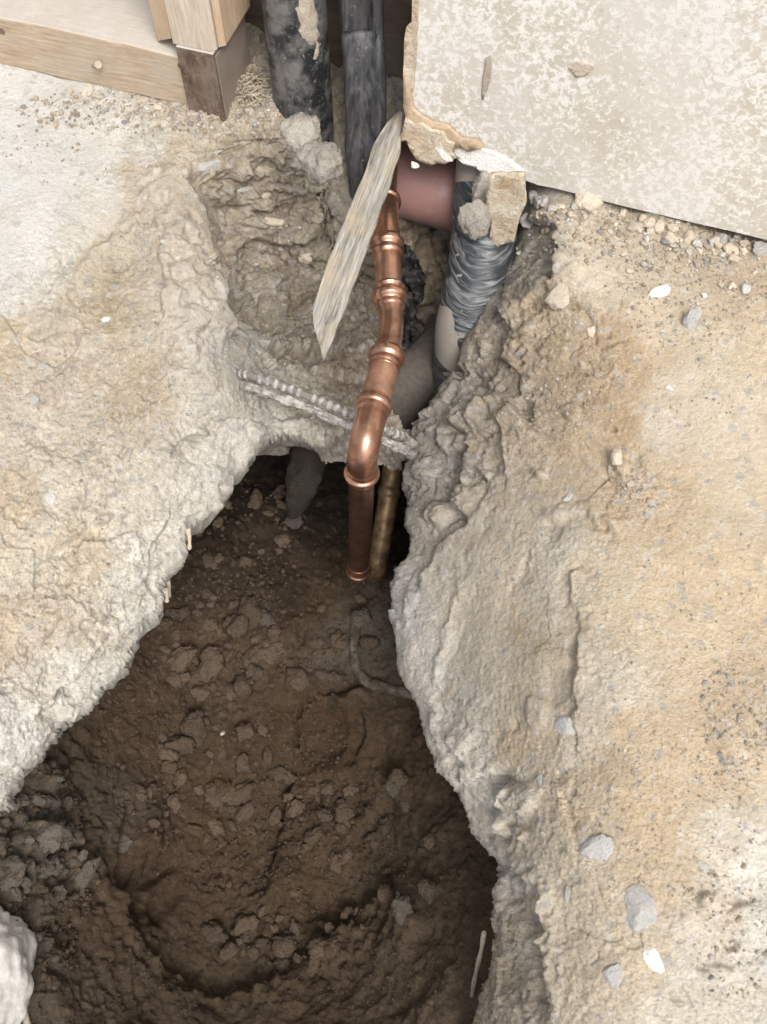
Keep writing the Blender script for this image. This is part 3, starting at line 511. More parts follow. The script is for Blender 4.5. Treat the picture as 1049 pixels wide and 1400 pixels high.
# ------------------------------------------------------------ timber frame on the left
M['plate'] = mat_wood('pale_timber', (.34, .24, .155), (.53, .43, .32), (.45, .405, .35), (7, 70, 85), (0, 0, 0), .5)
M['stud'] = mat_wood('grey_timber', (.42, .33, .24), (.62, .54, .44), (.55, .51, .46), (70, 70, 6), (0, 0, 0), .5)
M['orange'] = mat_wood('orange_timber', (.44, .28, .16), (.60, .43, .28), (.56, .48, .40), (70, 70, 6), (0, 0, 0), .45)
M['dark_wood'] = mat_wood('dark_timber', (.07, .045, .032), (.15, .105, .08), (.32, .26, .21), (60, 60, 10), (0, 0, 0), .6)
pl_a1 = wp(260, 143)[0]; zt = wp(120, 46)[1]; zt = max(.036, min(.07, zt))
root = empty('timber_plate', wpos(.2, 0, 0)); tag(root, 'long pale timber bottom plate lying on the concrete with a nail in its face', 'timber')
bm = wall_box(-.8, pl_a1, 0, .10, .0005, zt, .0018); bmesh.ops.subdivide_edges(bm, edges=[e for e in bm.edges if e.calc_length() > .3], cuts=60)
for v in bm.verts:
    p = np.array(v.co); v.co += Vector((0, 0, 1)) * float(.0016 * fbm(p[None], 18, 3, 4)[0]) + Vector(WN) * float(.0016 * fbm(p[None], 18, 3, 14)[0])
bm_obj('board', bm, M['plate'], root)
M['nail'] = (lambda k: k.fin(k.mix(k.noise(90, 4), (.30, .22, .16), (.66, .60, .52)), .6, .4, .4))(NT('rusty_nail'))
w = wp(125, 93); n0 = wpos(w[0], 0.004, w[1]); w2 = wp(140, 80); n1 = n0 + np.array([.012, -.016, .014])
tube('nail', [n0, n1], [.0028, .0024], M['nail'], root, seg=10)
tube('nail_head', [n1, n1 + np.array([.0012, -.0015, .001])], .0045, M['nail'], root, seg=14)
w = wp(248, 90); tube('knot', [wpos(w[0], -.0006, w[1]), wpos(w[0], .004, w[1])], .0045, M['dark_wood'], root, seg=10)
w = wp(2, 42); tube('knot', [wpos(w[0], -.0006, w[1]), wpos(w[0], .004, w[1])], .005, M['dark_wood'], root, seg=10)
# dark packing block under the post
a0 = wp(258, 143)[0] + .002; a1 = wp(305, 152, -.006)[0]; zb1 = wp(256, 64)[1]
root = empty('timber_block', wpos(a0, 0, 0)); tag(root, 'dark damp timber block under the post at the end of the pale plate', 'timber')
bm_obj('block', wall_box(a0, a1, -.006, .085, -.012, zb1 + .002, .002), M['dark_wood'], root)
k = NT('dust_crust'); kf = k.noise(300, 5, .7); k.bump(kf, .9, .002); M['dust'] = k.fin(k.mix(k.noise(40, 5), (.22, .17, .135), (.33, .275, .225)), .97)
bm_obj('dust_crust', poly_prism([wpos(a1 + .0004, -.003, -.010), wpos(a1 + .0004, .083, -.010), wpos(a1 + .0004, .083, zb1 - .002), wpos(a1 + .0004, -.003, zb1 - .002)], WE * .0015, .0006), M['dust'], root)
# post: three visible faces
root = empty('timber_post', wpos(a0, 0, zb1)); tag(root, 'upright timber post with pale front and orange sides standing on the dark block', 'post')
aL = wp(232, 30)[0]; aR = wp(284, 62)[0] + .004; zs = zb1 + .0022
bm_obj('post_body', poly_prism([wpos(aL, -.003, zs), wpos(aR, -.003, zs), wpos(aR + .006, .002, zs), wpos(aR + .006, .088, zs), wpos(aL, .088, zs)], (0, 0, 1.5), .0012), M['stud'], root)
bm_obj('side_board', poly_prism([wpos(aR + .0075, .004, zs + .002), wpos(aR + .014, .010, zs + .002), wpos(aR + .014, .086, zs + .002), wpos(aR + .0075, .086, zs + .002)], (0, 0, 1.5), .001), M['orange'], root)
bm_obj('corner_board', poly_prism([wpos(aL - .002, 0, zs + .004), wpos(aL - .030, .014, zt + .003), wpos(aL - .032, .086, zt + .003), wpos(aL - .002, .086, zs + .004)], (0, 0, 1.5), .001), M['orange'], root)
# sheathing behind the cavity
M['sheath'] = mat_wood('dark_sheathing', (.10, .075, .055), (.17, .13, .10), (.22, .19, .16), (3, 30, 30))
root = empty('wall_sheathing', wpos(.5, .16, 0)); tag(root, 'dark boarding at the back of the wall cavity behind the black pipes', 'boarding')
for i in range(7):
    bm_obj('board', wall_box(-.4, 2.2, .17 + .001 * (i % 2), .19, -.10 + i * .222, -.10 + i * .222 + .218, .001), M['sheath'], root)
bm_obj('header', wall_box(a1 + .01, 2.2, .005, .168, 1.40, 1.44, .001), M['sheath'], root)

# ------------------------------------------------------------ board on the right
k = NT('speckled_board')
n1 = k.noise(120, 6, .72, dist=.7); n2 = k.noise(7, 3, .5); n3 = k.noise(260, 4, .65); n4 = k.noise(210, 4, .65, dist=.6)
mk = k.math('ADD', n1, k.math('MULTIPLY', k.math('SUBTRACT', n2, .5), .30)); mk = k.math('ADD', mk, k.math('MULTIPLY', k.math('SUBTRACT', n4, .5), .30))
spk = k.ramp(mk, [(.475, 0.0), (.56, 1.0)])
base = k.mix(k.noise(30, 5), (.50, .455, .385), (.58, .535, .46)); base = k.mix(.5, base, k.ramp(n3, [(.3, .85), (.7, 1.1)]), 'MULTIPLY')
c = k.mix(k.math('MULTIPLY', spk, .85), base, k.mix(n3, (.74, .725, .695), (.83, .82, .80)))
c = k.mix(k.math('MULTIPLY', k.ramp(k.noise(5, 4, .6), [(.45, 0.0), (.62, 1.0)]), .5), c, (.68, .665, .64))
c = k.mix(k.math('MULTIPLY', k.ramp(k.noise(150, 5, .72, dist=.8), [(.33, 1.0), (.39, 0.0)]), .5), c, (.36, .32, .26))
k.bump(k.math('ADD', mk, k.math('MULTIPLY', n3, .5)), .55, .0012); M['board'] = k.fin(c, .78, 0, .25)
k = NT('torn_paper'); f = k.noise(45, 7, .7, dist=.6); g = k.noise(300, 4, .7); c = k.mix(k.ramp(f, [(.35, 0.0), (.62, 1.0)]), (.50, .37, .235), (.74, .67, .55)); c = k.mix(k.ramp(k.noise(70, 5, .7), [(.58, 0.0), (.66, .7)]), c, (.33, .22, .14)); c = k.mix(.6, c, k.ramp(g, [(.3, .65), (.7, 1.15)]), 'MULTIPLY')
k.bump(k.math('ADD', k.math('MULTIPLY', f, 2), g), .9, .003); M['paper'] = k.fin(c, .9)
M['scrape'] = mat_stone('scraped_card', (.40, .34, .27), (.56, .50, .42), 60, .9, .8)
M['paper_brown'] = mat_stone('torn_brown_paper', (.34, .22, .13), (.62, .50, .37), 35, .9, .4)
k = NT('gypsum'); vv = k.vor(260, feat='DISTANCE_TO_EDGE'); k.bump(vv, .8, .001); M['gypsum'] = k.fin(k.mix(k.ramp(vv, [(0, 0.0), (.06, 1.0)]), (.52, .50, .46), (.84, .83, .80)), .9)
root = empty('wall_board', wpos(1.0, 0, 0)); tag(root, 'large pale wall board speckled with white above the rubble on the right', 'wall board')
out_px = [(567,0),(563,30),(560,62),(556,100),(557,138),(566,158),(580,172),(604,186),(640,200),(672,216),(700,232),(712,242),(722,246),(735,251),(760,256),(800,266),(850,279),(900,291),(950,303),(1000,314),(1049,326),(1200,361),(1500,431)]
pts = []
for i, (u, v) in enumerate(out_px):
    a, z = wp(u, v, .0); pts.append((a, z))
dense = []
for i in range(len(pts) - 1):
    (xa, za), (xb, zb_) = pts[i], pts[i + 1]; L = math.hypot(xb - xa, zb_ - za); n = max(1, int(L / .004)) if i < 13 else max(1, int(L / .03)); 
    for j in range(n):
        t = j / n; am = .0025 if 1 < i < 12 else .0006; q = np.array([[xa + (xb - xa) * t, za + (zb_ - za) * t, .3]]); dense.append((q[0, 0] + am * float(pn(q, 120)[0]), q[0, 1] + am * float(pn(q, 120, 7)[0])))
dense.append(pts[-1]); dense += [(pts[-1][0], 1.5), (pts[0][0], 1.5)]
bm_obj('panel', poly_prism([wpos(a, -.002, z) for a, z in dense], WN * .013, 0), M['board'], root)
def flap(name, px, b, mat, curl=.0, thick=.0025, parent=None, n=10, bump=.0012):     # torn piece: outline in wall plane, gridded, curled and roughened
    uv = [wp(u, v, b) for u, v in px]; a = np.array(uv); lo = a.min(0); hi = a.max(0)
    bm = bmesh.new(); vs = [bm.verts.new((x, y, 0)) for x, y in a]; bm.faces.new(vs)
    for ax in (0, 1):
        for i in range(1, n):
            c_ = lo[ax] + (hi[ax] - lo[ax]) * i / n; co = (c_, 0, 0) if ax == 0 else (0, c_, 0); no = (1, 0, 0) if ax == 0 else (0, 1, 0)
            bmesh.ops.bisect_plane(bm, geom=bm.verts[:] + bm.edges[:] + bm.faces[:], plane_co=co, plane_no=no)
    r = bmesh.ops.extrude_face_region(bm, geom=bm.faces[:]); top = [g for g in r['geom'] if isinstance(g, bmesh.types.BMVert)]; ts = set(top)
    for v in bm.verts:
        x, y = v.co.x, v.co.y; f = (hi[1] - y) / (hi[1] - lo[1]); q = np.array([[x, y, b * 9]])
        off = -curl * f * f + bump * float(fbm(q, 90, 3)[0]) + (thick if v in ts else 0)
        dx = .0012 * float(pn(q, 200, 3)[0]); dy = .0012 * float(pn(q, 200, 9)[0])
        v.co = Vector(wpos(x + dx, b + off, y + dy))
    bmesh.ops.recalc_face_normals(bm, faces=bm.faces)
    return bm_obj(name, bm, mat, parent, True)
flap('gypsum_core', [(625,196),(650,200),(690,215),(712,230),(718,243),(700,240),(682,241),(665,238),(652,228),(636,224),(622,214),(612,200)], -.004, M['gypsum'], .004, .012, root)
flap('torn_paper', [(551,90),(560,118),(566,150),(590,166),(612,170),(632,188),(652,190),(662,200),(640,206),(628,200),(606,206),(592,190),(572,186),(556,178),(552,140)], -.0065, M['paper_brown'], .003, .003, root)
flap('torn_corner', [(554,162),(566,172),(575,168),(590,178),(606,180),(612,192),(622,196),(618,208),(625,214),(610,221),(600,219),(590,222),(578,217),(570,213),(562,203),(556,190),(546,193),(550,180)], -.010, M['paper'], .006, .005, root)
flap('edge_strip', [(566,-60),(573,-60),(570,60),(566,120),(560,150),(553,150),(553,110),(552,60),(556,36),(563,30)], -.0045, M['paper'], .001, .003, root, 12)
flap('scrape', [(664,80),(671,76),(673,95),(668,118),(661,138),(658,130),(661,105)], -.0032, M['scrape'], 0, .0015, root, 6, .0004)
flap('scrape', [(778,93),(790,84),(806,86),(811,95),(800,105),(788,106)], -.0032, M['scrape'], 0, .0013, root, 6, .0004)
hp = flap('hanging_board_scrap', [(670,240),(716,239),(718,262),(719,280),(710,300),(704,328),(684,332),(676,336),(670,322),(672,304),(664,290),(666,268)], -.050, M['paper'], .004, .006, None, 12, .0022)
tag(hp, 'pale torn board scrap hanging below the broken corner of the wall board', 'board scrap')

# ------------------------------------------------------------ weathered lath
k = NT('weathered_lath'); v_ = k.map((7, 95, 95)); f = k.noise(2.2, 7, .66, vec=v_, dist=.9); g = k.noise(1.5, 4, .6, vec=k.map((18, 330, 330))); h_ = k.noise(28, 5, .65)
c = k.mix(k.ramp(f, [(.34, 0.0), (.62, 1.0)]), (.14, .125, .11), (.42, .40, .36)); c = k.mix(k.ramp(h_, [(.45, 0.0), (.68, .75)]), c, (.42, .34, .24)); c = k.mix(.7, c, k.ramp(g, [(.3, .55), (.65, 1.15)]), 'MULTIPLY')
k.bump(k.math('ADD', f, k.math('MULTIPLY', g, .7)), .9, .002); M['lath'] = k.fin(c, .85, 0, .2)
ce = [((549,153),4,1.105),((541,170),11,1.10),((529,203),17,1.09),((513,250),18,1.08),((494,300),19,1.07),((477,345),20,1.06),((461,390),20,1.05),((447,428),20,1.04),((444,445),15,1.035),((443,492),1.2,1.03)]
cc = [((c[0][0]), (c[0][1]), c[1], c[2]) for c in ce]; tt = np.linspace(0, len(cc) - 1, 60); arr = np.array(cc); intp = [np.interp(tt, range(len(cc)), arr[:, i]) for i in range(4)]
bm = bmesh.new(); rows = []
for i in range(60):
    u, v, w, t = [q[i] for q in intp]; row = []
    for s in np.linspace(-1, 1, 7):
        j = 2.2 * float(pn(np.array([[u / 30, v / 30, s * .5]]))[0]) if abs(s) == 1 else 0
        p = tp(u + s * w * 1.0 + j, v + s * w * .38, t - .0035 * (1 - s * s) * max(0, 1 - i / 30) + .0018 * float(pn(np.array([[s * 4, v / 60, 0]]))[0])); row.append(p)
    rows.append(row)
vt = [[bm.verts.new(p) for p in r] for r in rows]; vb = [[bm.verts.new(p + np.array([.001, .005, -.005])) for p in r] for r in rows]
for i in range(59):
    for j in range(6):
        bm.faces.new((vt[i][j], vt[i][j + 1], vt[i + 1][j + 1], vt[i + 1][j])); bm.faces.new((vb[i][j], vb[i + 1][j], vb[i + 1][j + 1], vb[i][j + 1]))
    bm.faces.new((vt[i][0], vt[i + 1][0], vb[i + 1][0], vb[i][0])); bm.faces.new((vt[i][6], vb[i][6], vb[i + 1][6], vt[i + 1][6]))
for i in (0, 59):
    for j in range(6): bm.faces.new((vt[i][j], vb[i][j], vb[i][j + 1], vt[i][j + 1]))
bmesh.ops.recalc_face_normals(bm, faces=bm.faces)
lo = Vector(tp(510, 250, 1.08)); ax = (Vector(tp(441, 432, 1.04)) - lo).normalized(); nz = (Vector((0, 0, CAMH)) - lo); nz = (nz - ax * nz.dot(ax)).normalized(); ay = nz.cross(ax)
LM = Matrix(((ax.x, ay.x, nz.x, lo.x), (ax.y, ay.y, nz.y, lo.y), (ax.z, ay.z, nz.z, lo.z), (0, 0, 0, 1))); bm.transform(LM.inverted())
lath = bm_obj('timber_lath', bm, M['lath'], None, False); lath.matrix_world = LM; tag(lath, 'thin weathered grey lath slanting down from the wall board beside the copper pipe', 'lath')

# ------------------------------------------------------------ pipes
k = NT('black_pipe'); f = k.noise(34, 6, .65); g = k.noise(240, 3, .6)
c = k.mix(k.ramp(f, [(.42, 0.0), (.60, 1.0)]), (.022, .023, .026), (.16, .155, .15)); c = k.mix(k.math('MULTIPLY', k.ramp(g, [(.62, 0.0), (.70, 1.0)]), .6), c, (.34, .31, .27))
k.bump(f, .25, .001); M['black'] = k.fin(c, k.ramp(f, [(.35, .38), (.7, .8)]), 0, .5)
k = NT('black_sleeve'); v_ = k.map((60, 60, 6)); f = k.noise(3, 6, .6, vec=v_); g = k.noise(200, 3, .6)
c = k.mix(k.ramp(f, [(.35, 0.0), (.72, 1.0)]), (.022, .022, .025), (.115, .115, .12)); c = k.mix(k.math('MULTIPLY', k.ramp(g, [(.64, 0.0), (.7, 1.0)]), .5), c, (.30, .27, .24))
k.bump(f, .5, .002); M['sleeve'] = k.fin(c, .42, 0, .5)
def vpipe(u, v, t, r_, z0, z1, name, mat, parent, fn=None, seg=36, lean=(0, 0), n=60):
    p = tp(u, v, t); Pth = [np.array([p[0] + lean[0] * (p[2] - z), p[1] + lean[1] * (p[2] - z), z]) for z in np.linspace(z1, z0, n)]
    return tube(name, Pth, r_, mat, parent, seg=seg, fn=fn)
root = empty('black_soil_pipe', tp(402, 0, 1.07)); tag(root, 'thick scuffed black pipe beside the timber post with dried mud on it', 'pipe')
vpipe(402, 0, 1.07, .0365, -.30, 1.3, 'pipe_body', M['black'], root, lambda s, a: .008 * math.sin(a * 2 + s * 9))
# dried mud patch on the pipe
p = tp(402, 0, 1.07); bm = bmesh.new(); g = []
for i in range(34):
    row = []
    for j in range(15):
        z = .27 - i * .0065; an = math.radians(-90 + 8 + 3.4 * j + 3 * math.sin(i * .5)); edge = min(j / 3, (14 - j) / 4, (33 - i) / 9, 1); q = np.array([[an * .04, z, .1]])
        rr = .0365 * 1.0 + .0045 * edge - .0022 + .003 * float(fbm(q, 120, 3)[0]); row.append(bm.verts.new((p[0] + rr * math.cos(an), p[1] + rr * math.sin(an), z)))
    g.append(row)
for i in range(33):
    for j in range(14): bm.faces.new((g[i][j], g[i + 1][j], g[i + 1][j + 1], g[i][j + 1]))
bmesh.ops.recalc_face_normals(bm, faces=bm.faces); bm_obj('dried_mud', bm, M['tan_stone'], root, True)
root = empty('black_sleeved_pipe', tp(492, 0, 1.05)); tag(root, 'narrower black pipe in wrinkled plastic sleeve between thick black pipe and wall board', 'pipe')
p0 = tp(491, -250, 1.0); top = tp(491, 0, 1.06)
pa = [top + np.array([0, 0, 1.2]), top + np.array([0, 0, .3]), top, tp(494, 60, 1.09), tp(497, 130, 1.13), tp(496, 190, 1.17), tp(494, 235, 1.20), tp(491, 262, 1.22), tp(490, 275, 1.23)]
P2, q2 = resample(spline(pa, 8), .006); L = q2[-1]; rad = .0225 * np.where(L - q2 < .07, .25 + .75 * np.sqrt(np.clip((L - q2) / .07, 0, 1)), 1.0)
tube('sleeve', P2, rad, M['sleeve'], root, seg=40, fn=lambda s, a: .03 * math.sin(3 * a + 14 * s) + .02 * math.sin(7 * a + 3 * s) + .015 * math.sin(120 * s))
pb = [x + np.array([.020, -.012, 0]) for x in pa[:-2]]; P3, q3 = resample(spline(pb, 8), .01)
tube('side_tube', P3, .0075, M['sleeve'], root, seg=16)
# red-brown pipe lying behind the copper
k = NT('red_brown_pipe'); f = k.noise(22, 5, .6); c = k.mix(f, (.22, .11, .096), (.32, .19, .175)); c = k.mix(k.math('MULTIPLY', k.ramp(k.noise(55, 5, .65), [(.52, 0.0), (.70, 1.0)]), .5), c, (.30, .235, .25))
k.bump(f, .2, .001); M['red'] = k.fin(c, .55, 0, .5)
rc = tp(592, 262, 1.235); rd = WE * .9 + np.array([0, 0, -.05])
tube('red_brown_drain_pipe', [rc - rd * .075 + np.array([0, .02, 0]), rc - rd * .05, rc, rc + rd * .08, rc + rd * .12], .0425, M['red'], None, seg=48)
tag(bpy.data.objects['red_brown_drain_pipe'], 'fat red brown pipe lying under the broken corner of the wall board', 'pipe')
# grey pipe wrapped in black film
k = NT('grey_cement_pipe'); f = k.noise(30, 6, .6); c = k.mix(f, (.22, .20, .175), (.33, .30, .265)); c = k.mix(k.math('MULTIPLY', k.ramp(k.noise(300, 3), [(.6, 0.0), (.7, 1.0)]), .3), c, (.5, .46, .4)); k.bump(f, .3, .001); M['greypipe'] = k.fin(c, .8)
k = NT('black_film'); v_ = k.map((10, 10, 110), (math.radians(18), math.radians(12), 0)); f = k.noise(1.6, 6, .6, vec=v_, dist=1.2)
k.bump(f, .8, .003); M['film'] = k.fin(k.mix(k.ramp(f, [(.48, 0.0), (.66, 1.0)]), (.035, .040, .046), (.24, .25, .26)), .4, 0, .5)
root = empty('wrapped_grey_pipe', tp(650, 330, 1.2)); tag(root, 'grey pipe partly wrapped in wrinkled black film behind the right-hand concrete', 'pipe')
gp = [tp(672, 150, 1.15), tp(668, 220, 1.16), tp(663, 280, 1.17), tp(660, 340, 1.17), tp(652, 400, 1.18), tp(640, 450, 1.20), tp(634, 500, 1.24), tp(632, 560, 1.30)]
P4, q4 = resample(spline(gp, 8), .0025); m = len(P4)
tube('pipe_body', P4, .0385 + .004 * np.exp(-((np.arange(m) / m - .62) / .12) ** 2), M['greypipe'], root, seg=48, fn=lambda s, a: .02 * math.sin(2 * a + 6 * s))
i0, i1 = int(m * .22), int(m * .82)
tube('film_wrap', P4[i0:i1], .0400 + .004 * np.exp(-((np.arange(i0, i1) / m - .62) / .12) ** 2), M['film'], root, seg=120, cap=False, fn=lambda s, a: .010 * math.sin(s * 70 + 3 * math.sin(a * 2)) + .008 * math.sin(s * 121 + 5 * math.cos(a) + 1) + .006 * math.sin(9 * a + 20 * s) - .12 * float(sst(s - .78 - .20 * math.cos(a) - .03 * math.sin(a * 5), 0, .07)))
i0, i1 = int(m * .72), int(m * .98)
tube('film_wrap', P4[i0:i1], .0398, M['film'], root, seg=64, cap=False, fn=lambda s, a: .012 * math.sin(s * 34 + 3 * math.sin(a * 2)))
bm = bmesh.new(); rows = []
for i in range(60):
    f_ = i / 59; u0 = 548 + 16 * math.sin(f_ * 3) ; v0 = 335 + 150 * f_; row = []
    for j in range(13):
        g_ = j / 12 - .5; q = np.array([[f_ * 6, g_ * 2.2, .4]]); row.append(bm.verts.new(tp(u0 + g_ * (24 + 14 * math.sin(f_ * 7)) + 9 * float(fbm(q, 1.3, 3)[0]), v0, 1.21 + .10 * f_ + .030 * float(fbm(q, 1.6, 4, 5)[0]))))
    rows.append(row)
for i in range(59):
    for j in range(12): bm.faces.new((rows[i][j], rows[i][j + 1], rows[i + 1][j + 1], rows[i + 1][j])).smooth = True
M['tatter'] = mat_stone('black_tatter', (.012, .012, .012), (.075, .072, .07), 60, .55, .8)
tt_ = bm_obj('black_plastic_scrap', bm, M['tatter'], None, True); md = tt_.modifiers.new('thick', 'SOLIDIFY'); md.thickness = .0015
tag(tt_, 'crumpled tattered black plastic hanging just right of the copper pipe', 'plastic scrap')
# pale bend at the bottom behind the copper
M['dirtypipe'] = mat_stone('dirty_pipe', (.08, .07, .06), (.17, .15, .13), 30, .9, .5)
tube('grey_pipe_bend', resample(spline([tp(640, 440, 1.33), tp(590, 500, 1.30), tp(560, 525, 1.28), tp(540, 560, 1.30), tp(535, 600, 1.36)], 8), .006)[0], .040, M['dirtypipe'], None, seg=40)
tag(bpy.data.objects['grey_pipe_bend'], 'smooth grey pipe bend low in the gap behind the copper elbow', 'pipe')

# ------------------------------------------------------------ copper line with press fittings
def mat_copper(name, tarn=.5, rough=.28):
    k = NT(name); f = k.noise(38, 5, .6); g = k.noise(420, 3, .6)
    c = k.mix(k.ramp(f, [(.38, 0.0), (.62, 1.0)]), (.62, .35, .24), (.33, .165, .11)); c = k.mix(k.ramp(k.noise(85, 5, .7), [(.53, 0.0), (.66, .7)]), c, (.33, .26, .20)); c = k.mix(k.math('MULTIPLY', k.ramp(g, [(.5, 0.0), (.68, 1.0)]), tarn), c, (.36, .27, .205))
    k.bump(g, .06 + .12 * tarn, .0008); return k.fin(c, k.ramp(f, [(.3, rough - .06), (.75, rough + .16)]), .92 if tarn < .6 else .75, .5)
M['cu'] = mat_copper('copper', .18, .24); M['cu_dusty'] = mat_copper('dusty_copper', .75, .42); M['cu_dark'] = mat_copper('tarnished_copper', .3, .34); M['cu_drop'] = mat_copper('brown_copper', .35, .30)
for nd in M['cu_drop'].node_tree.nodes:  # drop pipe colours halved to imitate the dark pit it reflects
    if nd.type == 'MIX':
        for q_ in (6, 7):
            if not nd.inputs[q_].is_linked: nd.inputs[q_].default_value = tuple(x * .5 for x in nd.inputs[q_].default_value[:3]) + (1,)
croot = empty('copper_water_pipe', tp(500, 600, 1.0)); tag(croot, 'bright copper pipe with bulged press fittings coming forward then dropping into the hole', 'pipe')
A = [(528,215,1.20),(527,265,1.165),(528,300,1.135),(530,345,1.115),(532,390,1.10),(534,420,1.09),(535,448,1.075),(530,482,1.055),(521,520,1.035),(512,550,1.02),(506,575,1.005),(500,600,.995),(496,625,1.0),(495,645,1.02),(494.5,665,1.045),(493.5,700,1.10),(492,745,1.17),(490,783,1.235)]
cp = [tp(*a) for a in A]; P5, q5 = resample(spline(cp, 14), .0012); PU = np.array(spline([np.array([a[0], a[1], 0]) for a in A], 14)); 
Pw = np.array(spline(cp, 14)); sw = np.concatenate([[0], np.cumsum(np.linalg.norm(np.diff(Pw, axis=0), axis=1))])
def sv_(v): return float(np.interp(v, PU[:, 1], sw))          # arc length at image row
def seg_path(s0, s1): i0 = np.searchsorted(q5, s0); i1 = np.searchsorted(q5, s1); return P5[i0:i1], q5[i0:i1]
RP = .0148
def section(name, v0, v1, r0, beads, mat, rim=()):
    s0, s1 = sv_(v0), sv_(v1); Pp, q = seg_path(s0, s1)
    if isinstance(r0, str): R = np.interp(q, [sv_(x) for x in (390, 418, 432, 468, 480, 506)], [.0162, .0158, .0138, .0140, .0165, .0165])
    else: R = np.full(len(q), float(r0)) if np.isscalar(r0) else np.interp(q, [s0, s1], r0)
    for (v, h, w) in beads: R = R + h * np.exp(-((q - sv_(v)) / w) ** 4)
    return tube(name, Pp, R, mat, croot, seg=48)
section('pipe_length', 215, 300, RP, (), M['cu_dark'])
section('press_coupling', 268, 352, .0158, ((276,.0036,.0045),(334,.0044,.0055),(347,.0028,.0035)), M['cu'])
section('pipe_length', 345, 410, RP + .0006, (), M['cu_dark'])
section('press_elbow', 390, 506, 'w', ((394,.0024,.0016),(407,.0046,.0055),(420,.0010,.003),(488,.0040,.0060),(499,.0014,.003)), M['cu'])
section('pipe_length', 500, 560, RP + .0012, (), M['cu_dusty'])
section('press_elbow', 546, 655, (.0172, .0160), ((556,.0032,.0045),(564,.0010,.003),(640,.0012,.0022),(647,.0034,.0030)), M['cu'])
section('drop_pipe', 640, 783, (.0142, .0137), (), M['cu_drop'])
section('end_collar', 770, 783, (.0142, .0142), ((779,.0030,.0028),), M['cu'])
# old brass coloured pipe in the dark behind it
bp = [tp(537, 640, 1.36), tp(531, 680, 1.36), tp(523, 730, 1.36), tp(515, 775, 1.37), tp(512, 792, 1.39)]
P6, q6 = resample(spline(bp, 8), .002); R6 = .0145 + .0022 * np.exp(-((q6 - .035) / .006) ** 4)
k = NT('old_brass'); f = k.noise(60, 5, .65); k.bump(f, .4, .001); M['brass'] = k.fin(k.mix(k.ramp(f, [(.35, 0.0), (.65, 1.0)]), (.075, .05, .028), (.30, .205, .115)), .5, .5)
tube('old_brass_pipe', P6, R6, M['brass'], None, seg=32); tag(bpy.data.objects['old_brass_pipe'], 'dull brass coloured pipe in the dark just behind the copper drop', 'pipe')

# ------------------------------------------------------------ reinforcing bar across the hole
k = NT('cement_bar'); f = k.noise(160, 5, .7); k.bump(f, .9, .002); M['bar'] = k.fin(k.mix(k.ramp(f, [(.38, 0.0), (.6, 1.0)]), (.17, .16, .15), (.46, .44, .41)), .9)
root = empty('reinforcing_bar', tp(440, 560, 1.1)); tag(root, 'ribbed cement-crusted steel bar bridging the hole behind the copper elbow', 'steel bar')
pr = [tp(312, 506, 1.12), tp(345, 514, 1.085), tp(400, 533, 1.078), tp(470, 562, 1.07), tp(530, 588, 1.085), tp(552, 599, 1.115), tp(568, 610, 1.19)]
P7, q7 = resample(spline(pr, 8), .0009)
M['bar_dark'] = mat_stone('bar_core', (.10, .095, .09), (.24, .225, .21), 90)
tube('bar', P7, .0048 + .0005 * fbm(P7, 90, 3), M['bar_dark'], root, seg=20)
for i in range(int(q7[-1] / .0095)):
    j = int(np.searchsorted(q7, .004 + i * .0095)); j = min(max(j, 4), len(P7) - 6); pp = P7[j - 3:j + 4]
    if i % 7 != 5: tube('rib', pp, .0051 + .0009 * np.sin(np.linspace(0, math.pi, len(pp))) + .0004 * random.random(), M['bar'], root, seg=16)
pr2 = [x + np.array([.0015, -.013, -.006]) for x in pr]; P8, q8 = resample(spline(pr2, 8), .0018); r8 = .0050 + .0016 * fbm(P8, 45, 4) + .0008 * fbm(P8, 250, 2)
tube('cement_crust', P8, r8, M['bar'], root, seg=24, fn=lambda s, a: .16 * math.sin(3 * a + 30 * s) + .1 * math.sin(5 * a - 47 * s) + .08 * math.sin(8 * a + 91 * s))

# ------------------------------------------------------------ things down in the hole
M['stub'] = mat_stone('cement_stub', (.022, .018, .015), (.075, .064, .052), 70, .95, 1.0, 0, .003)
root_p = resample(spline([tp(428, 575, 1.36), tp(424, 615, 1.35), tp(418, 650, 1.35), tp(408, 680, 1.36), tp(400, 705, 1.38)], 8), .004)[0]
nn = len(root_p); rr = np.interp(np.arange(nn), [0, nn * .35, nn * .7, nn - 1], [.024, .027, .020, .008])
tube('grey_root_lump', root_p, rr * (1 + .12 * fbm(root_p, 40, 3)), M['stub'], None, seg=28, fn=lambda s, a: .10 * math.sin(3 * a + 9 * s) + .07 * math.sin(5 * a - 13 * s) + .05 * math.sin(9 * a + 31 * s) + .04 * math.sin(40 * s))
tag(bpy.data.objects['grey_root_lump'], 'tapering grey cement-coated stub hanging under the concrete in the dark', 'stub')
hz_ = [(488,838),(484,862),(482,888),(487,912),(502,930),(524,940),(548,946),(575,950)]
hp_ = [floor.at(u, v)[0] + np.array([0, 0, .0]) for u, v in hz_]; Ph, qh = resample(spline(hp_, 8), .003)
k = NT('grey_hose'); f = k.noise(60, 5, .6); k.bump(f, 1.0, .005); M['hose'] = k.fin(k.mix(k.ramp(f, [(.4, 0.0), (.6, 1.0)]), (.06, .045, .033), (.15, .13, .11)), .9)
tube('buried_grey_hose', Ph, .0075 * (1 + .22 * fbm(Ph, 60, 3)), M['hose'], None, seg=20); tag(bpy.data.objects['buried_grey_hose'], 'curved muddy grey hose surfacing from the soil beside the right lip', 'hose')
M['root'] = mat_stone('pale_root', (.40, .34, .27), (.58, .51, .43), 80)
rt = [(676,1275),(672,1300),(665,1330),(660,1358),(655,1385),(649,1420)]
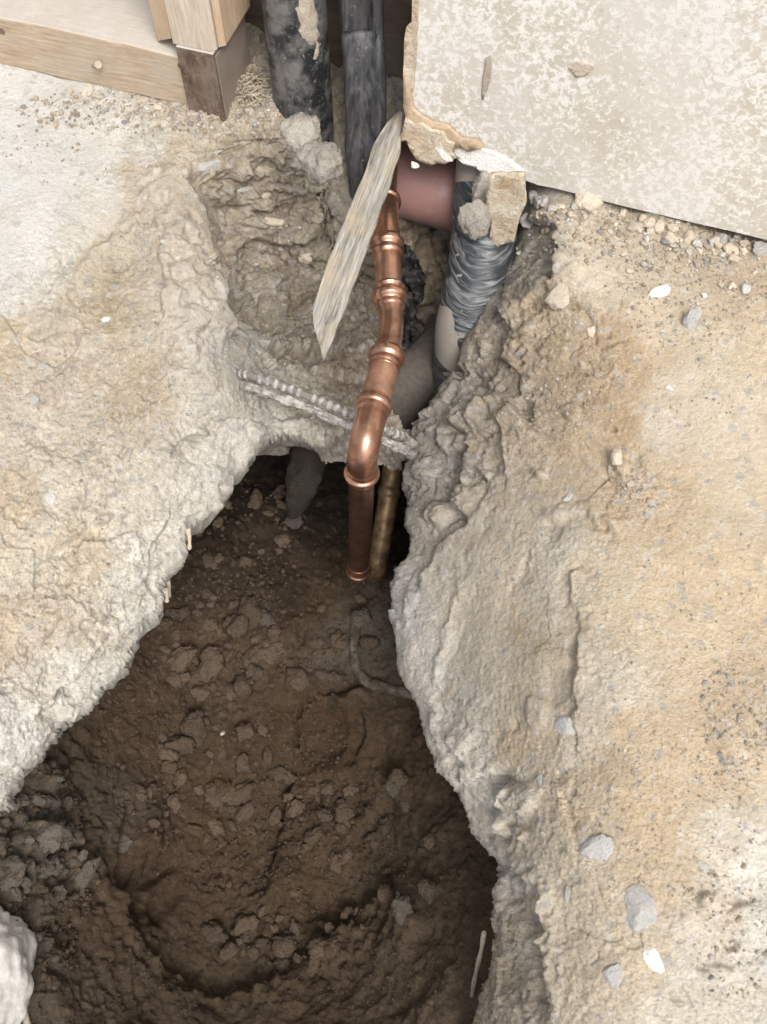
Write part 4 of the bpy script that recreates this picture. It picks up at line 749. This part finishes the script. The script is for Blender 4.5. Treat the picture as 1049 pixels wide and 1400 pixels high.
hp_ = [tp(u - 14, v, .93 + .012 * i) for i, (u, v) in enumerate(rt)]; Pr, _ = resample(spline(hp_, 8), .003)
tube('pale_thin_root', Pr, .0024, M['root'], None, seg=10, fn=lambda s, a: .15 * math.sin(30 * s)); tag(bpy.data.objects['pale_thin_root'], 'thin pale root trailing down the right wall at the bottom of the picture', 'root')

# ------------------------------------------------------------ stones
def stone_mesh(name, seed, sub=2, facet=True, flat=1.0):
    r = random.Random(seed); bm = bmesh.new(); bmesh.ops.create_icosphere(bm, subdivisions=sub, radius=1.0)
    dirs = [Vector((r.gauss(0, 1), r.gauss(0, 1), r.gauss(0, 1))).normalized() for _ in range(13)]; ds = [r.uniform(.5, .85) for _ in dirs]
    sx, sy, sz = r.uniform(.85, 1.25), r.uniform(.7, 1.0), r.uniform(.6, .85) * flat
    for v in bm.verts:
        n = v.co.normalized(); m = 1.0
        for d, k_ in zip(dirs, ds):
            q = n.dot(d)
            if q > .05: m = min(m, k_ / q)
        p = np.array([n.x, n.y, n.z]) + seed; v.co = n * (m * (1 + .10 * float(fbm(p[None], 1.7, 3)[0]))); v.co.x *= sx; v.co.y *= sy; v.co.z *= sz
    me = bpy.data.meshes.new(name); bm.to_mesh(me); bm.free(); me.polygons.foreach_set('use_smooth', [False] * len(me.polygons)); me.update(); return me
SM = {}
def clod_mesh(seed):
    bm = bmesh.new(); bmesh.ops.create_icosphere(bm, subdivisions=4, radius=1.0); n = np.array([v.co[:] for v in bm.verts]); r_ = np.random.default_rng(seed)
    f, e = facets(n + seed, 1.5); m = 1 + .22 * fbm(n + seed, 1.1, 3) + .26 * f + .10 * billow(n + seed, 3.0, 3)
    sc = np.array([1.15, r_.uniform(.75, 1.05), r_.uniform(.65, .9)])
    for v, q in zip(bm.verts, n * m[:, None] * sc): v.co = q
    me = bpy.data.meshes.new('clod'); bm.to_mesh(me); bm.free(); me.polygons.foreach_set('use_smooth', [True] * len(me.polygons)); me.update(); return me
def stone_variant(mat, i, sub=2):
    key = (mat, i, sub)
    if key not in SM:
        me = clod_mesh(i * 3 + 1) if mat.startswith('clod') else stone_mesh('stone', i * 13 + 5, sub); me.materials.append(M[mat]); SM[key] = me
    return SM[key]
def put_stone(name, sh, u, v, px, mat, label, cat, group=None, i=None, sub=3, sink=.25, parent=None, sq=(1, 1, 1), rz=None):
    P, N = sh.at(u, v); t = np.linalg.norm(P - np.array([0, 0, CAMH])); r = px * .5 / FPX * t
    o = bpy.data.objects.new(name, stone_variant(mat, random.randrange(8) if i is None else i, sub)); COL.objects.link(o)
    q = P + N * r * (1 - sink * 2) * .6
    o.rotation_euler = (random.uniform(-.5, .5), random.uniform(-.5, .5), random.uniform(0, 6.28) if rz is None else rz); o.scale = (r * sq[0], r * sq[1], r * sq[2])
    o.location = [float(x) for x in q]
    if parent is not None:
        e_ = Vector([float(x) for x in N]).to_track_quat('Z', 'Y').to_matrix() @ Matrix.Rotation(random.uniform(-.5, .5), 3, 'Z'); o.rotation_euler = e_.to_euler(); o.location = [float(x) for x in P - N * r * sq[2] * .02]; adopt(o, parent)
    tag(o, label, cat, group); return o
CR, CL = concrete_R, concrete_L
put_stone('white_stone', CR, 903, 400, 30, 'white_stone', 'bright white stone chip lying alone on the sandy slab', 'stone', None, 2, sq=(1.1, .75, .6), rz=.3)
put_stone('grey_stone', CR, 943, 440, 42, 'grey_stone', 'grey pebble lying near the white stone chip', 'stone', None, 3, sq=(1, .8, .8), rz=.9)
for (u, v, s, m, lb) in [(1040,345,34,'grey_stone','rounded grey stone half under the wall board at the right edge of the picture'),(912,325,30,'tan_stone','angular cream stone below the middle of the wall board, largest of the row'),
    (878,300,20,'tan_stone','small cream stone left of the large angular one under the board'),(938,328,26,'tan_stone','brownish stone right of the large angular cream one'),(974,332,20,'tan_stone','short stump-like tan stone in the row under the board'),
    (800,276,44,'tan_stone','broad flat tan lump touching the board edge near its broken corner'),(742,276,30,'grey_stone','dark grey rubble lump in the shade beside the hanging board scrap'),(760,290,20,'grey_stone','small grey rubble lump beside the dark one under the board'),
    (722,300,24,'grey_stone','grey rubble lump at the rim just below the hanging scrap'),(1000,390,14,'tan_stone','little tan stone, middle of the three in a row on the sand'),(1018,395,17,'grey_stone','little grey stone, right of the three in a row on the sand'),
    (985,388,13,'tan_stone','little cream stone, left of the three in a row on the sand'),(962,403,11,'white_stone','tiny white chip between the pebble and the three stones'),(872,313,15,'tan_stone','pale chip leaning against the small cream stone'),(1000,345,24,'tan_stone','reddish tan lump between the row of stones and the grey one'),
    (955,345,14,'tan_stone','little lump just below the row of stones'),(850,290,18,'tan_stone','pale crumb touching the board edge beside the flat lump'),(894,288,26,'grey_stone','grey wedge tucked under the board above the large cream stone')]:
    put_stone('stone', CR, u, v, s, m, lb, 'stone', 'rubble stones under the wall board', sink=.38)
rq = random.Random(21)
for i in range(34):
    f_ = rq.random(); u = 725 + f_ * 330; v0 = 262 + (u - 725) * .235; off = rq.expovariate(1 / 16.0) + 4; s = rq.uniform(10, 26) * (1 - min(off, 40) / 80)
    put_stone('stone', CR, u, v0 + off, s, 'tan_stone' if rq.random() < .75 else 'grey_stone', 'dusty broken pebble in the strip of rubble along the foot of the wall board', 'stone', 'small rubble along the foot of the board', sink=.3)
for (u, v, s, lb) in [(417,181,34,'grey tan lump, top of the three wedged against the thick black pipe'),(421,213,28,'smooth tan lump, middle of the three against the thick black pipe'),(442,222,42,'large rough lump, lowest of the three against the thick black pipe')]:
    o = put_stone('rubble_lump', CL, min(u, 420), v, s * 1.25, 'clod_lump', lb, 'stone', 'lumps against the thick black pipe'); o.location = [float(x) for x in tp(u, v, 1.065)]
for (u, v, s, t, lb) in [(664,262,62,1.115,'upper dusty cement lump resting on the wrapped grey pipe'),(650,302,54,1.105,'lower dusty cement lump resting on the wrapped grey pipe')]:
    o = put_stone('cement_lump', CR, 700, 300, s, 'clod_lump', lb, 'lump', 'cement lumps on the wrapped pipe', sq=(.55, .5, .9), rz=.2); o.location = [float(x) for x in tp(u, v, t)]; o.rotation_euler = (.35, .1, u)
for (u, v, s, lb, sq) in [(609,213,19,'white oblong plaster crumb stuck under the torn board corner',(1.5,.6,.6)),(568,226,11,'round white plaster crumb above the red brown pipe',(1,1,1))]:
    o = put_stone('plaster_crumb', CR, 700, 300, s, 'white_stone', lb, 'crumb', None, sq=sq, rz=-.9); o.location = [float(x) for x in tp(u, v, 1.045)]
# chips below the plate
for (u, v, s, lb) in [(118,125,26,'flat grey flake, largest of the chips below the timber plate'),(135,132,15,'small pale flake beside the largest flake below the plate'),(173,141,10,'round white chip below the plate nearest its middle'),(146,140,11,'white chip between the flakes and the round chip'),(215,146,13,'tan chip close to the plate end'),(95,128,12,'pale chip at the left end of the chips below the plate'),(265,157,22,'tan flake in front of the dark timber block')]:
    put_stone('chip', CL, u, v, s, 'white_stone' if 'white' in lb else 'tan_stone', lb, 'stone chip', 'chips below the timber plate', sink=.4, sq=(1, .8, .45))
# stones set in the concrete
for (sh, u, v, s, m, sq) in [(CR,818,1158,44,'grey_stone',(.6,1.1,.4)),(CR,876,1246,58,'grey_stone',(1,1,.4)),(CR,893,1310,28,'white_stone',(1.1,.8,.5)),(CR,838,1332,26,'grey_stone',(.8,1,.4)),(CR,774,1222,18,'grey_stone',(1,.8,.5)),(CR,961,1184,15,'grey_stone',(.8,1,.5)),(CR,775,995,34,'grey_stone',(.7,1.2,.4)),(CR,845,632,26,'tan_stone',(.9,1,.8)),(CR,862,662,15,'tan_stone',(1,.8,.8)),(CR,765,412,32,'tan_stone',(.9,1.1,.5)),(CR,805,449,13,'tan_stone',(1,1,.8)),
    (CR,892,690,12,'grey_stone',(1,1,.6)),(CR,740,1065,14,'grey_stone',(1,1,.6)),(CR,914,529,9,'white_stone',(1,1,.8)),(CR,775,680,16,'grey_stone',(1,1,.5)),(CL,90,363,18,'grey_stone',(.8,1.2,.5)),(CL,168,368,10,'grey_stone',(.6,1.6,.5)),(CL,45,548,16,'grey_stone',(.8,1.1,.6)),(CL,171,211,12,'grey_stone',(1.3,.7,.5)),(CL,340,262,14,'grey_stone',(1.4,.7,.5)),(CL,312,338,20,'grey_stone',(1.2,.8,.5)),(CL,290,204,16,'grey_stone',(1.6,.5,.5)),(CL,290,222,26,'grey_stone',(1.5,.5,.4)),(CL,68,680,20,'grey_stone',(.7,1,.4)),(CL,145,433,11,'white_stone',(1,1,.6)),(CL,360,262,14,'tan_stone',(1,1,.6)),(CL,365,236,26,'tan_stone',(1.2,.8,.7)),(CL,420,350,20,'tan_stone',(1,1,.6)),(CL,375,300,22,'tan_stone',(1.2,.8,.6)),(CL,430,300,18,'tan_stone',(1,1,.6))]:
    put_stone('embedded_stone', sh, u, v, s, m, None, None, None, None, 3, .36, sh.o, tuple(x * 1.3 for x in sq))
# pale broken chunk at the lower left corner
CC = [(-60,1330,-.0),]
bm = bmesh.new(); bmesh.ops.create_icosphere(bm, subdivisions=5, radius=1.0); c0 = tp(-22, 1345, .93)
for v in bm.verts:
    n = np.array(v.co); q = n * np.array([.045, .070, .05]); f_ = 1 + .16 * float(fbm((n * 1.3 + 3)[None], 1, 3)[0]) + .05 * float(billow((n * 4)[None], 1, 3)[0]); p = c0 + q * f_; v.co = p
chunk = bm_obj('concrete_chunk', bm, mat_stone('pale_concrete', (.50, .48, .45), (.64, .62, .59), 30, .9, .5), None, True); tag(chunk, 'pale rounded concrete chunk at the lower left corner of the picture', 'concrete chunk')
tube('pale_rim_bead', resample(spline([tp(30, 1375, .95), tp(36, 1395, .95), tp(42, 1425, .95)], 6), .003)[0], .0035, M['root'], chunk, seg=12)
# hardened cement drips on the left lip
for (u, v, ln) in [(257,728,34),(229,800,24),(226,812,16)]:
    P, N = CL.at(u - 4, v - 8); a = tp(u, v - 6, np.dot(P - np.array([0, 0, CAMH]), [0, CP, -SP])); b = tp(u + 2, v + ln * .7, np.dot(P - np.array([0, 0, CAMH]), [0, CP, -SP]) + .01)
    pth, _ = resample(spline([a, (a + b) / 2 + np.array([.001, 0, 0]), b], 6), .0015); n_ = len(pth); tube('cement_drip', pth, np.interp(np.arange(n_), [0, n_ * .6, n_ * .85, n_ - 1], [.0035, .0018, .0030, .0012]), M['tan_stone'], CL.o, seg=12)

# ------------------------------------------------------------ clods on the soil
named = [(264,995,34,'clod','wedge-shaped brown clod left of the round imprint',(1.1,.9,.7)),(407,928,30,'clod','smooth rounded brown clod just above the round imprint',(1,.9,.8)),(493,846,26,'clod_grey','pale grey lump at the upper end of the buried hose',(1,1,.9)),(400,716,24,'clod_grey','oval grey stone below the hanging stub',(.8,1.2,.8)),
 (326,858,34,'clod','long slab-like clod in the upper middle of the soil',(.7,1.3,.6)),(563,1250,30,'clod_grey','crumbling grey brown clod on the slope near the right lip',(.8,1.2,.8)),(548,1075,28,'clod_grey','pale crumbly clod stuck on the right soil slope',(1,1.1,.6)),(360,845,22,'clod_grey','pale grey clod in the cluster left of the copper end',(1,1,.8)),(302,1002,11,'tan_stone','tiny pale pebble right of the wedge-shaped clod',(1.2,.8,.7)),(175,1150,24,'clod_grey','pale ragged clod on the left side of the soil bowl',(1,.9,.7)),
 (45,1150,38,'clod_grey','round grey clod under the left concrete lip, largest there',(1,1,.8)),(366,978,22,'clod','small square clod',None)]
for (u, v, s, m, lb, sq) in named[:-1]: put_stone('soil_clod', floor, u, v, s, m, lb, 'clod', None, sq=sq, sink=.25)
cnt = 0; tries = 0; rg = random.Random(5)
cl_zone = [(290,880,90,70,62,'in the crumbly heap at the upper middle of the floor'),(290,1070,110,100,52,'in the crumbly ground left of the round imprint'),(450,1130,60,60,20,'on the ground below the round imprint'),(400,1270,110,50,32,'in the lowest part of the soil bowl'),(55,1180,60,120,44,'on the bank under the left concrete lip'),(320,720,90,60,18,'in the dark back of the hole left of the copper drop'),(470,850,50,50,8,'around the end of the buried grey hose'),(570,1150,60,120,7,'on the smooth soil slope at the right lip')]
for (cu_, cv_, ru, rv, n_, where) in cl_zone:
    for _ in range(n_):
        a = rg.uniform(0, 6.28); rr_ = math.sqrt(rg.random()); u = cu_ + ru * rr_ * math.cos(a); v = cv_ + rv * rr_ * math.sin(a)
        if abs(u - 440) < 38 and abs(v - 1000) < 50: continue
        if u < 0: u = -u
        s = min(38, 10 + rg.expovariate(1 / 7.0)); m = 'clod_grey' if u < 130 else 'clod'
        put_stone('soil_clod', floor, u, v, s, m, ('greyish' if m == 'clod_grey' else 'brown') + ' soil clod ' + where, 'clod', 'soil clods ' + where, sub=3, sink=rg.uniform(.25, .48), sq=(1, rg.uniform(.7, 1), rg.uniform(.6, .9)))
# loose crumbs: countless, one mesh each
def crumbs(name, sh, regions, mat, label, seed, sh_mat=None):
    r = np.random.default_rng(seed); bm = bmesh.new(); bmesh.ops.create_icosphere(bm, subdivisions=1, radius=1.0); base = np.array([v.co[:] for v in bm.verts]); tri = np.array([[v.index for v in f.verts] for f in bm.faces]); bm.free()
    Vs = []; Fs = []; k_ = 0; Cs = []
    for (cu_, cv_, ru, rv, n_, s0, s1) in regions:
        for _ in range(n_):
            a = r.uniform(0, 6.28); q = math.sqrt(r.random()); u = cu_ + ru * q * math.cos(a); v = cv_ + rv * q * math.sin(a)
            if not (-20 < u < 1070 and -20 < v < 1420): continue
            P, N = sh.at(u, v)
            if N[2] < .35: continue
            t = np.linalg.norm(P - np.array([0, 0, CAMH])); s = min(s1, s0 + r.exponential((s1 - s0) * .28)) * .5 / FPX * t
            an = r.uniform(0, 6.28); c, s_ = math.cos(an), math.sin(an); B = base * (1 + r.uniform(-.3, .3, (len(base), 1))) * np.array([1, r.uniform(.6, 1), r.uniform(.5, .9)]) * s
            B = np.stack([B[:, 0] * c - B[:, 1] * s_, B[:, 0] * s_ + B[:, 1] * c, B[:, 2]], 1) + P + N * s * .3
            Vs.append(B); Fs.append(tri + k_); k_ += len(B)
            g_ = r.uniform(.75, 1.25); w_ = r.random(); Cs.append(np.tile((D(.46, .38, .29) if w_ < .6 else D(.60, .56, .50) if w_ < .85 else D(.36, .35, .34)) * g_ if sh_mat is None else np.array(sh_mat) * g_, (len(B), 1)))
    o = link(name, raw_mesh(name, np.concatenate(Vs), np.concatenate(Fs), np.concatenate(Cs), smooth=False), mat); tag(o, label, None, None, 'stuff'); return o
crumbs('grit', CR, [(900,320,170,50,700,3,12),(950,400,110,80,500,2,7),(900,480,160,110,400,1.5,5),(1010,980,60,80,200,2,8),(950,900,130,200,600,1.5,5),(900,1120,140,120,300,2,6),(740,330,40,50,120,3,10),(860,670,40,40,140,2,7),(1000,1280,60,100,150,2,8),(760,560,60,60,120,2,7),(650,700,90,160,160,1.5,5)], M['rock'], 'pale grit and small crumbs scattered over the sandy concrete', 3)
crumbs('gravel_dust', CL, [(180,150,160,28,600,2,9),(300,160,70,30,300,2,9),(150,200,150,60,250,1.5,5),(345,130,40,30,260,3,9),(380,200,40,60,140,3,9),(120,450,110,160,200,1.5,5),(80,60,120,30,40,2,5),(150,600,150,200,260,1.5,6),(120,850,120,120,160,1.5,6),(360,400,90,120,160,2,8),(270,420,60,160,120,1.5,6)], M['rock'], 'pale crumbs and dust along the timber plate', 4)
crumbs('soil_crumbs', floor, [(300,1000,170,220,1500,2.5,9),(430,1150,110,150,600,2.5,8),(60,1200,70,150,500,3,10),(560,1250,110,150,240,2,7),(330,1330,230,60,300,2,7),(320,740,100,90,260,3,9),(480,850,60,80,120,3,8)], M['soil'], 'small soil crumbs strewn over the floor of the hole', 5, (.095, .068, .047))
# clump of shavings and fibres by the timber block
def fibres(name, sh, cu_, cv_, ru, rv, n_, ln, mat, label, seed, h=.02):
    r = np.random.default_rng(seed); Vs = []; Fs = []; k_ = 0
    for _ in range(n_):
        a = r.uniform(0, 6.28); q = math.sqrt(r.random()); P, N = sh.at(cu_ + ru * q * math.cos(a), cv_ + rv * q * math.sin(a)); p = P + np.array([0, 0, r.uniform(0, h * (1 - q * .7))])
        d = r.normal(size=3); d[2] *= .4; d /= np.linalg.norm(d); L_ = r.uniform(.3, 1) * ln; s = np.cross(d, [0, 0, 1.]); s /= np.linalg.norm(s) + 1e-9; w_ = r.uniform(.0004, .0011); b_ = r.normal(size=3) * L_ * .25
        pts = [p - d * L_ * .5, p + b_ * .5, p + d * L_ * .5]; up = np.cross(s, d)
        for x in pts:
            for (g1, g2) in ((-1, -.5), (1, -.5), (0, 1)): Vs.append(x + s * w_ * g1 + up * w_ * g2)
        for i in range(2):
            for j in range(3): j2 = (j + 1) % 3; Fs.append((k_ + i * 3 + j, k_ + i * 3 + j2, k_ + i * 3 + 3 + j2, k_ + i * 3 + 3 + j))
        k_ += 9
    o = link(name, raw_mesh(name, Vs, Fs, None, False), mat); tag(o, label, None, None, 'stuff'); return o
M['fibre'] = mat_stone('dry_fibre', (.34, .28, .21), (.56, .49, .39), 60)
fibres('fibre_debris', CL, 342, 122, 22, 26, 420, .014, M['fibre'], 'dry fibres and wood shavings heaped beside the dark timber block', 8, .022)
fibres('dry_straw', CL, 200, 140, 150, 10, 40, .016, M['fibre'], 'stray wood fibres along the timber plate', 9, .002)
